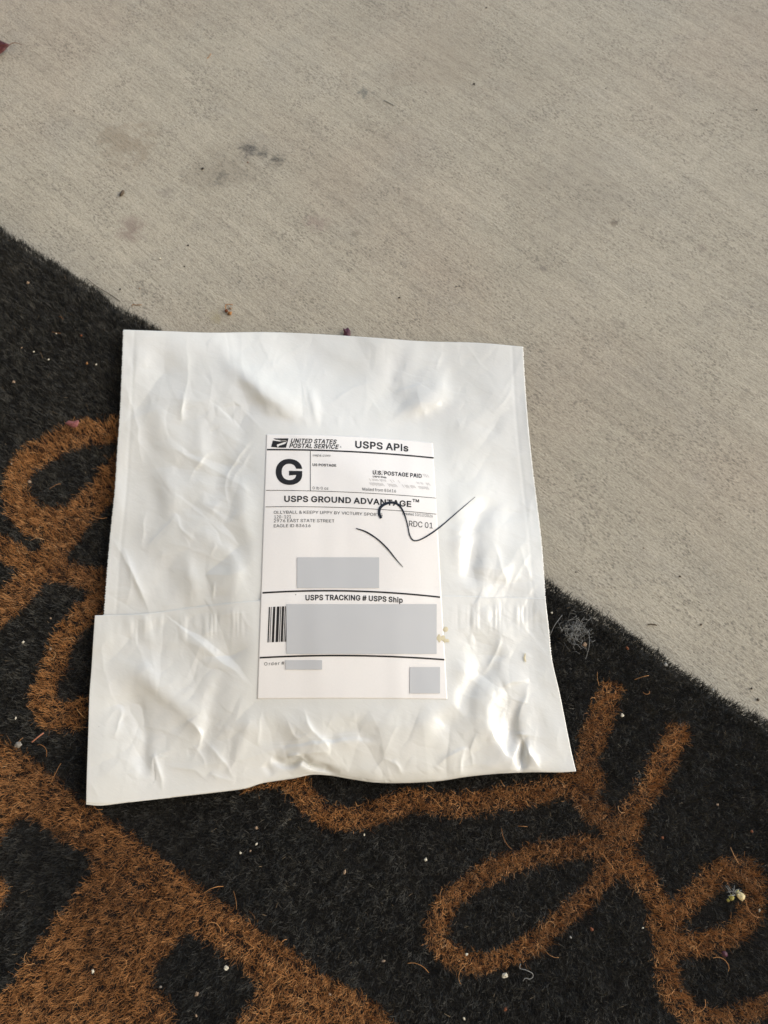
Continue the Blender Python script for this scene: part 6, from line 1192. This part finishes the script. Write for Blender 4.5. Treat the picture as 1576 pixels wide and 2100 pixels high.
M_rust = simple_mat("rust_crumb", (0.17, 0.058, 0.025), 0.7, 0.3, 0.3, 1500, 0.0003)
M_orange = simple_mat("dried_bud", (0.33, 0.155, 0.05), 0.55, 0.4, 0.45, 700, 0.0003)
M_grey2 = simple_mat("grey_seed", (0.20, 0.18, 0.15), 0.6, 0.4, 0.4, 900, 0.0003)
M_lint = simple_mat("pale_lint", (0.24, 0.24, 0.225), 0.7, 0.3, 0.2, 1500)
M_blossom = simple_mat("cream_blossom", (0.66, 0.55, 0.30), 0.65, 0.3, 0.2, 900, 0.0004)
M_yellow = simple_mat("yellow_blossom", (0.40, 0.36, 0.10), 0.65, 0.3, 0.35, 900, 0.0004)
PXM = 1 / 3500.0   # metres per photo pixel, about

def surf_z(px, py):
    p = unproj(px, py, 0.012)
    on = float(p[:2] @ ENRM) < EOFF - 0.001
    return 0.0126 if on else 0.0

def lump(px, py, rx, ry, rz, ang, mat, seed, flat=0.6, name="crumb", parent=None, rough=0.25, dz=0):
    """irregular pebble-like solid; sizes in photo px"""
    import bmesh
    bm = bmesh.new(); bmesh.ops.create_icosphere(bm, subdivisions=2, radius=1.0)
    V = np.array([v.co[:] for v in bm.verts]); F = [[v.index for v in f.verts] for f in bm.faces]; bm.free()
    r = np.random.default_rng(seed)
    n = 1 + rough * perlin(V[:, 0] * 1.3 + seed, V[:, 1] * 1.3 + V[:, 2], seed) * 2 + r.normal(0, rough * 0.18, len(V))
    V = V * n[:, None] * np.array([rx, ry, rz]) * PXM * 0.76
    c, s = math.cos(ang), math.sin(ang)
    V[:, :2] = V[:, :2] @ np.array([[c, s], [-s, c]])
    z = surf_z(px, py); p = unproj(px, py, z + rz * PXM * 0.8)
    o = mesh_from(name, V, F, mat, False, parent)
    o.location = (p[0], p[1], z + rz * PXM * 0.75 + dz)
    return o

def tube(name, pts, r, mat, parent=None, taper=1.0, n=5):
    """pts in world; round section"""
    P = catmull(np.array(pts)[:, :], max(8, len(pts) * 4)); k = len(P)
    d = np.gradient(P, axis=0); d /= np.linalg.norm(d, axis=1)[:, None] + 1e-12
    a_ = np.cross(d, [0, 0, 1.0]); a_ /= np.linalg.norm(a_, axis=1)[:, None] + 1e-12
    b_ = np.cross(d, a_)
    th = np.linspace(0, 2 * np.pi, n, endpoint=False)
    rr = r * np.linspace(1, taper, k)
    V = P[:, None] + rr[:, None, None] * (np.cos(th)[None, :, None] * a_[:, None] + np.sin(th)[None, :, None] * b_[:, None])
    V = V.reshape(-1, 3); F = []
    for i in range(k - 1):
        for j in range(n): F.append([i * n + j, i * n + (j + 1) % n, (i + 1) * n + (j + 1) % n, (i + 1) * n + j])
    F += [list(range(n))[::-1], list(range((k - 1) * n, k * n))]
    return mesh_from(name, V, F, mat, True, parent)

def pxpts(L, dz=0.0006):
    return [tuple(unproj(x, y, surf_z(x, y) + dz + (h[0] if h else 0))) for (x, y, *h) in L]

def leaf_blade(name, outline, mat, heights, parent=None, thick=0.00025, mid=None):
    """outline in photo px; heights above the surface (mm) per point, slightly domed middle"""
    o2 = catmull(outline + [outline[0]], len(outline) * 4)[:-1]
    hs = np.interp(np.linspace(0, len(outline), len(o2), endpoint=False), np.arange(len(outline) + 1), list(heights) + [heights[0]])
    c = o2.mean(0) if mid is None else np.array(mid[:2]); ch = (np.mean(hs) + 0.8) if mid is None else mid[2]
    rings = []
    for f in (1.0, 0.66, 0.33):
        p = c + (o2 - c) * f; h = ch + (hs - ch) * f + (1 - f) * 0.2 * np.sin(np.arange(len(o2)) * 1.3)
        z0 = surf_z(*outline[0])
        rings.append(unproj(p[:, 0], p[:, 1], z0 + h * 1e-3))
    z0 = surf_z(*outline[0]); cpt = unproj(c[0], c[1], z0 + ch * 1e-3)[None]
    n = len(o2); V = np.vstack(rings + [cpt]); F = []
    for r_ in range(2):
        for i in range(n): F.append([r_ * n + i, r_ * n + (i + 1) % n, (r_ + 1) * n + (i + 1) % n, (r_ + 1) * n + i])
    for i in range(n): F.append([2 * n + i, 2 * n + (i + 1) % n, 3 * n])
    ob = mesh_from(name, V, F, mat, True, parent)
    md = ob.modifiers.new("thick", 'SOLIDIFY'); md.thickness = thick
    return ob

# dark red leaf with stem at the top left
t = thing("fallen_leaf", "dark red leaf with a thin curved stem on the concrete at upper left", "leaf")
leaf_blade("blade", [(22,91),(12,88),(0,82),(-14,74),(-34,78),(-44,98),(-30,112),(-12,116),(4,108),(14,99)], M_redleaf, [5,6,7,7,6,4,3,2.5,3,4], t)
tube("stem", pxpts([(20,92,0.004),(26,88.5,0.0045),(34,88,0.004),(46,92,0.0025)]), 0.00028, M_stem, t, 0.6)
# purple scrap peeking out above the parcel
tag(leaf_blade("leaf_scrap", [(704,673),(709,675),(714,672),(719,680),(718,690),(711,695),(705,690),(706,682)], M_purple, [3,2,2.5,1.5,1,0.6,1,2]), "small purple leaf scrap sticking out above the parcel's top edge", "leaf")
tag(leaf_blade("leaf_scrap", [(134,868),(142,863),(150,865),(162,862),(160,873),(153,877),(144,874)], M_pink, [1.6,2,1.2,2.4,2,1.2,1]), "faded pink leaf scrap on the black pile beside the brown loop", "leaf")
tag(leaf_blade("leaf_scrap", [(1480,1953),(1486,1950),(1492,1956),(1490,1962),(1483,1960)], M_purple, [1.2,1.6,1.5,1,0.9]), "tiny dark red leaf bit on the mat below the brown letter loop at right", "leaf")
# seeds and grit on concrete
tag(lump(250.5, 396, 6.5, 13.5, 5.0, -0.38, M_seed, 3, name="seed", rough=0.12), "elongated brown seed on the concrete at upper left", "seed")
GR = "dark grit specks scattered on the concrete"
for (x, y, rx, ry, m, lab) in [
    (415.5,345.5,5,3.6,M_dark,"black grit speck beside the grey concrete stains at upper left"),
    (508.5,332.5,2.4,2.2,M_rust,"small reddish speck just below the round dark stain"),
    (386,503,3.8,2.8,M_dark,"dark grit speck on the concrete midway between seed and parcel"),
    (378.5,546,2.6,2.0,M_dark,"small dark speck on the concrete right below the white speck"),
    (247,593,2.6,3.2,M_dark,"dark speck on the concrete close to the mat edge, left of its twin"),
    (286.5,591.5,2.6,2.4,M_tan,"brownish speck close to the mat edge, right of the dark speck"),
    (819.5,610,3.6,2.6,M_dark,"dark grit speck on the concrete above the middle of the parcel"),
    (973,172,3.4,4.4,M_dark,"black grit speck alone on the concrete at upper centre right"),
    (998,15.5,3.8,2.4,M_dark,"dark speck on the concrete nearest the top edge of the photo"),
    (1243,181.5,2.0,1.8,M_dark,"tiny black speck on the concrete at upper right"),
    (1552.5,225,2.6,2.4,M_dark,"dark speck on the concrete by the photo's right edge"),
    (1464,232,1.9,1.8,M_dark,"tiny dark speck left of the pale grain at upper right"),
    (1444,273,1.8,1.6,M_dark,"tiny dark speck below the pale grain at upper right"),
    (152.5,227,3.0,2.4,M_grey2,"grey bluish grain on the concrete below the red leaf"),
    (936,587.5,1.9,1.9,M_dark,"left of two tiny dark dots above the parcel"),
    (943.5,586.5,1.9,1.9,M_dark,"right of two tiny dark dots above the parcel"),
    (1438.5,1281,2.8,2.6,M_seed,"brown grain on the concrete right of the little twig"),
    (1395,1182,3.4,2.6,M_seed,"brown grain on the concrete to the right of the parcel"),
    (1542,1412,2.6,2.6,M_dark,"dark grain on the concrete at the mat edge, right side"),
    (1555.5,1434.5,3.6,3.8,M_seed,"brown pebble on the concrete nearest the lower right mat edge"),
    (1181.5,1173,2.0,1.8,M_dark,"tiny dark dot on the concrete beside the parcel's right edge"),
    (1321,1124,2.0,1.8,M_tan,"tiny tan dot on the concrete right of the parcel's middle"),
    ]:
    tag(lump(x, y, rx, ry, min(rx, ry) * 0.8, 0.3, m, int(x), name="grit"), lab, "grit", GR)
for (x, y, r_, lab) in [(328.5,530,3.6,"white speck on the concrete above the parcel's left corner"), (1529,228.5,2.2,"pale grain on the concrete at upper right"),
                    (266,278,2.0,"tiny white grain on the brownish stain at left"), (1298,536,2.2,"tiny pale grain on the concrete at middle right")]:
    tag(lump(x, y, r_, r_ * 0.8, r_ * 0.7, 0.3, M_white, int(x), name="crumb"), lab, "crumb", "white crumbs on concrete and mat")
# twig bits
tag(tube("twig", pxpts([(1329,1281),(1338,1280),(1348,1282)]), 0.00035, M_seed), "short brown twig lying on the concrete right of the mat edge", "twig")
tag(tube("twig", pxpts([(66,1522,0.001),(78,1512,0.0015),(90,1503,0.001)]), 0.0004, simple_mat("pinkish_wood", (0.38,0.155,0.09), 0.6, 0.3)), "straight pinkish stick lying on the black mat at left", "twig")
tag(tube("dry_fibre", pxpts([(271,628),(273,624.5),(282,625.5),(291,625)], 0.0004), 0.00022, M_orange), "bent orange coir strand on the concrete beside the mat edge", "fibre")
tag(tube("dry_fibre", pxpts([(177,570,0.001),(200,588,0.001),(225,603,0.0005),(247,618,0.0005)], 0.0004), 0.00022, M_seed), "long brown strand lying along the upper mat edge", "fibre")
tag(tube("dry_fibre", pxpts([(788,206),(797,210),(808,216)], 0.0003), 0.00028, M_lint), "pale strand on the concrete beside the grey smudge at top centre", "fibre")
tag(tube("dry_fibre", pxpts([(425,120),(430,115),(433,110)], 0.0003), 0.00025, M_orange), "tiny reddish strand on the concrete at upper left centre", "fibre")
# dried bud
t = thing("dried_bud", "orange brown dried flower bud on the concrete above the parcel", "bud")
lump(464.5, 637, 6, 5.5, 5, 0.5, M_rust, 12, name="husk", parent=t, rough=0.4)
lump(471.5, 642, 7.5, 5.5, 5, -0.6, M_orange, 13, name="petal", parent=t, rough=0.45)
lump(473, 632, 4, 4, 3, -0.6, M_tan, 14, name="petal", parent=t, rough=0.5)
tube("stalk", pxpts([(463,633,0.001),(464,625,0.001),(475,624.5,0.0006),(478,626,0.0003)]), 0.0003, M_orange, t)
# grey seed
tag(lump(37.5, 1527, 8.5, 8, 6, 0.2, M_grey2, 22, name="seed", rough=0.2), "round grey seed beside the pinkish stick on the mat", "seed")
# blossom with threads
t = thing("dry_blossom", "dried cream blossom with grey threads on the brown letter loop at lower right", "blossom")
lump(1520, 1838, 9.5, 10, 8, 0.2, M_blossom, 31, name="petal", parent=t, rough=0.25)
lump(1501, 1841, 5, 6, 6, 0.2, M_yellow, 32, name="petal", parent=t, rough=0.35)
lump(1494, 1846, 3, 3.5, 4, 0.2, M_yellow, 35, name="petal", parent=t, rough=0.35)
lump(1512, 1828, 5, 4, 6, 0.6, M_yellow, 33, name="petal", parent=t, rough=0.35)
rr = random.Random(5)
for k in range(16):
    x0, y0 = 1505 + rr.uniform(-6, 6), 1832 + rr.uniform(-6, 5); an = rr.uniform(-3.3, 0.2); l = rr.uniform(8, 17)
    tube("stamen", pxpts([(x0, y0, 0.002), (x0 + l * .5 * math.cos(an), y0 + l * .5 * math.sin(an), 0.0035), (x0 + l * math.cos(an), y0 + l * math.sin(an), 0.003)]), 0.00013, M_lint, t)
# tuft of pale lint
rr = random.Random(8)
V, F = [], []
def add_hair(x, y, an, l, r_, bend, z0=0.001):
    pts = np.array(pxpts([(x - l * .5 * math.cos(an), y - l * .5 * math.sin(an), z0), (x + bend * math.sin(an), y - bend * math.cos(an), z0 + 0.0016), (x + l * .5 * math.cos(an), y + l * .5 * math.sin(an), z0 + 0.0004)]))
    P = catmull(pts, 7); d = np.gradient(P, axis=0); w = np.stack([-d[:, 1], d[:, 0], 0 * d[:, 0]], -1); w /= np.linalg.norm(w, axis=1)[:, None]
    i = len(V); 
    for p, ww in zip(P, w): V.append(p - ww * r_); V.append(p + ww * r_)
    for k in range(6): F.append([i + 2 * k, i + 2 * k + 1, i + 2 * k + 3, i + 2 * k + 2])
for k in range(120):
    g = rr.gauss(0, 1); x = 1183 + 13 * rr.gauss(0, 1); y = 1296 + 14 * rr.gauss(0, 1)
    add_hair(x, y, rr.uniform(0, 3.14), rr.uniform(6, 26), rr.uniform(0.00003, 0.00007), rr.uniform(-9, 9))
add_hair(1140, 1285, -1.05, 55, 0.00012, 3); add_hair(1205, 1325, 1.7, 55, 0.0001, 4)
o = mesh_from("lint_tuft", np.array(V), F, M_lint, False)
tag(o, "tuft of pale fine lint caught in the mat right of the parcel", "lint")
tag(tube("lint_thread", pxpts([(1068,1976,0.0015),(1067,1986,0.001),(1078,1989,0.0015),(1092,1996,0.001),(1093,2004,0.001),(1086,2008,0.001),(1078,2006,0.001),(1073,2012,0.0005)]), 0.00018, M_lint), "pale squiggly thread on the mat beside a white crumb at the bottom", "thread")
# crumbs on the mat
CG = "white crumbs on concrete and mat"
for (x, y, r_, m, lab) in [
    (1036.5,2000,7,M_white,"largest white crumb on the mat beside the squiggly thread"),
    (957.5,1957,3.4,M_white,"white crumb on the lower rim of the brown oval loop"),
    (873.5,1762.5,4,M_white,"round white crumb on the black pile under the parcel, between oval loop and stroke"),
    (747.5,1712,2.8,M_white,"tiny white crumb just below the brown stroke under the parcel"),
    (707,1788.5,5,M_tan,"tan crumb in the middle of the black pile below the parcel"),
    (787,1971,4,M_tan,"tan crumb low in the black band left of the oval loop"),
    (526.5,1697.5,4.2,M_tan,"yellowish crumb below the parcel's lower left part"),
    (526,1731,3.6,M_white,"pale crumb directly below the yellowish crumb"),
    (493.5,1749,3,M_white,"pale crumb lying at the end of a tan strand, lower left of its neighbours"),
    (514,1745,3,M_tan,"tan crumb right of the strand end below the parcel"),
    (464,1985,5,M_white,"white crumb in the black square of the big letter at bottom"),
    (404,2038.5,4.6,M_tan,"tan crumb near the bottom centre of the black square"),
    (329.5,2024,3.6,M_grey2,"greyish crumb at the left border of the black square"),
    (403,2083,3,M_tan,"small tan crumb at the bottom of the black square"),
    (190.5,1992,4.5,M_white,"pinkish white crumb alone on the big brown letter"),
    (100,737,3.2,M_white,"white crumb on the black pile left of the parcel, upper of the two brightest"),
    (70,721,2.8,M_white,"pale crumb left of the brightest crumb on the upper mat"),
    (45,713,2.6,M_tan,"leftmost yellowish crumb on the upper mat"),
    (198,747.5,3.2,M_white,"white crumb right of an orange bit on the upper mat"),
    (179,745,4.2,M_orange,"orange bit left of a white crumb on the upper mat"),
    (58,580,4.6,M_tan,"tan curl on the mat near its upper left edge"),
    (167,688,3.6,M_rust,"rust coloured bit on the mat left of the parcel's corner"),
    (116,684,2.6,M_white,"tiny white crumb left of the rust bit near the parcel corner"),
    (29,783,4.4,M_tan,"brown flake at the far left above the brown loop"),
    (48,1317,3.6,M_white,"greyish white crumb on black pile between the two left strokes"),
    (104,1331,3.2,M_tan,"tan crumb beside the lower left brown stroke"),
    (104.5,1268,2.8,M_tan,"tan crumb on the black pile above the lower left stroke"),
    (32.5,1473,3.4,M_white,"white crumb on black pile above the pinkish stick"),
    (1287,1329,5,M_rust,"orange red crumb on the black pile right of the lint tuft"),
    (1277,1467,4.4,M_white,"pale flake at the tip of the left brown upstroke"),
    (1132,1256.5,3,M_white,"small cream crumb between parcel edge and lint tuft"),
    (1200,1322,6,M_tan,"pinkish tan flake at the foot of the lint tuft"),
    (1366,1363,5,M_lint,"fluffy grey crumb near the mat's right edge"),
    (1463,1415,3.6,M_lint,"narrow grey white flake near the mat's right edge"),
    (1214,1906,4.4,M_rust,"rusty crumb between the oval loop and the downstroke"),
    (1171,1922,3.2,M_lint,"grey crumb under the rim of the oval loop"),
    (1542.5,1705,3.4,M_rust,"pinkish crumb on the black pile at far right"),
    (1472,1650,3,M_tan,"tan crumb on the black pile at right above the letter loop"),
    (1359,1718,3.6,M_rust,"dark rusty crumb just right of the y shaped stroke"),
    (1558,1867,3,M_white,"white crumb at the right photo edge beside the letter loop"),
    (1319,1903,2.6,M_white,"tiny white crumb left of the downstroke"),
    (952,2089,3.6,M_white,"white crumb nearest the bottom photo edge, centre right"),
    (1037,2070,4.6,M_rust,"rusty brown crumb near the bottom photo edge"),
    (677,2039,3.2,M_tan,"tan crumb on the big brown letter near the bottom"),
    (24,951,3.4,M_tan,"tan crumb by the left photo edge beside the upper loop"),
    (61,988,4.8,M_tan,"tan dried flake inside the upper left loop"),
    ]:
    tag(lump(x, y, r_, r_ * random.uniform(0.6, 1.0), r_ * 0.7, random.uniform(0, 3), m, int(x * 7 + y), name="crumb", rough=0.4), lab, "crumb", CG if m is M_white else None)
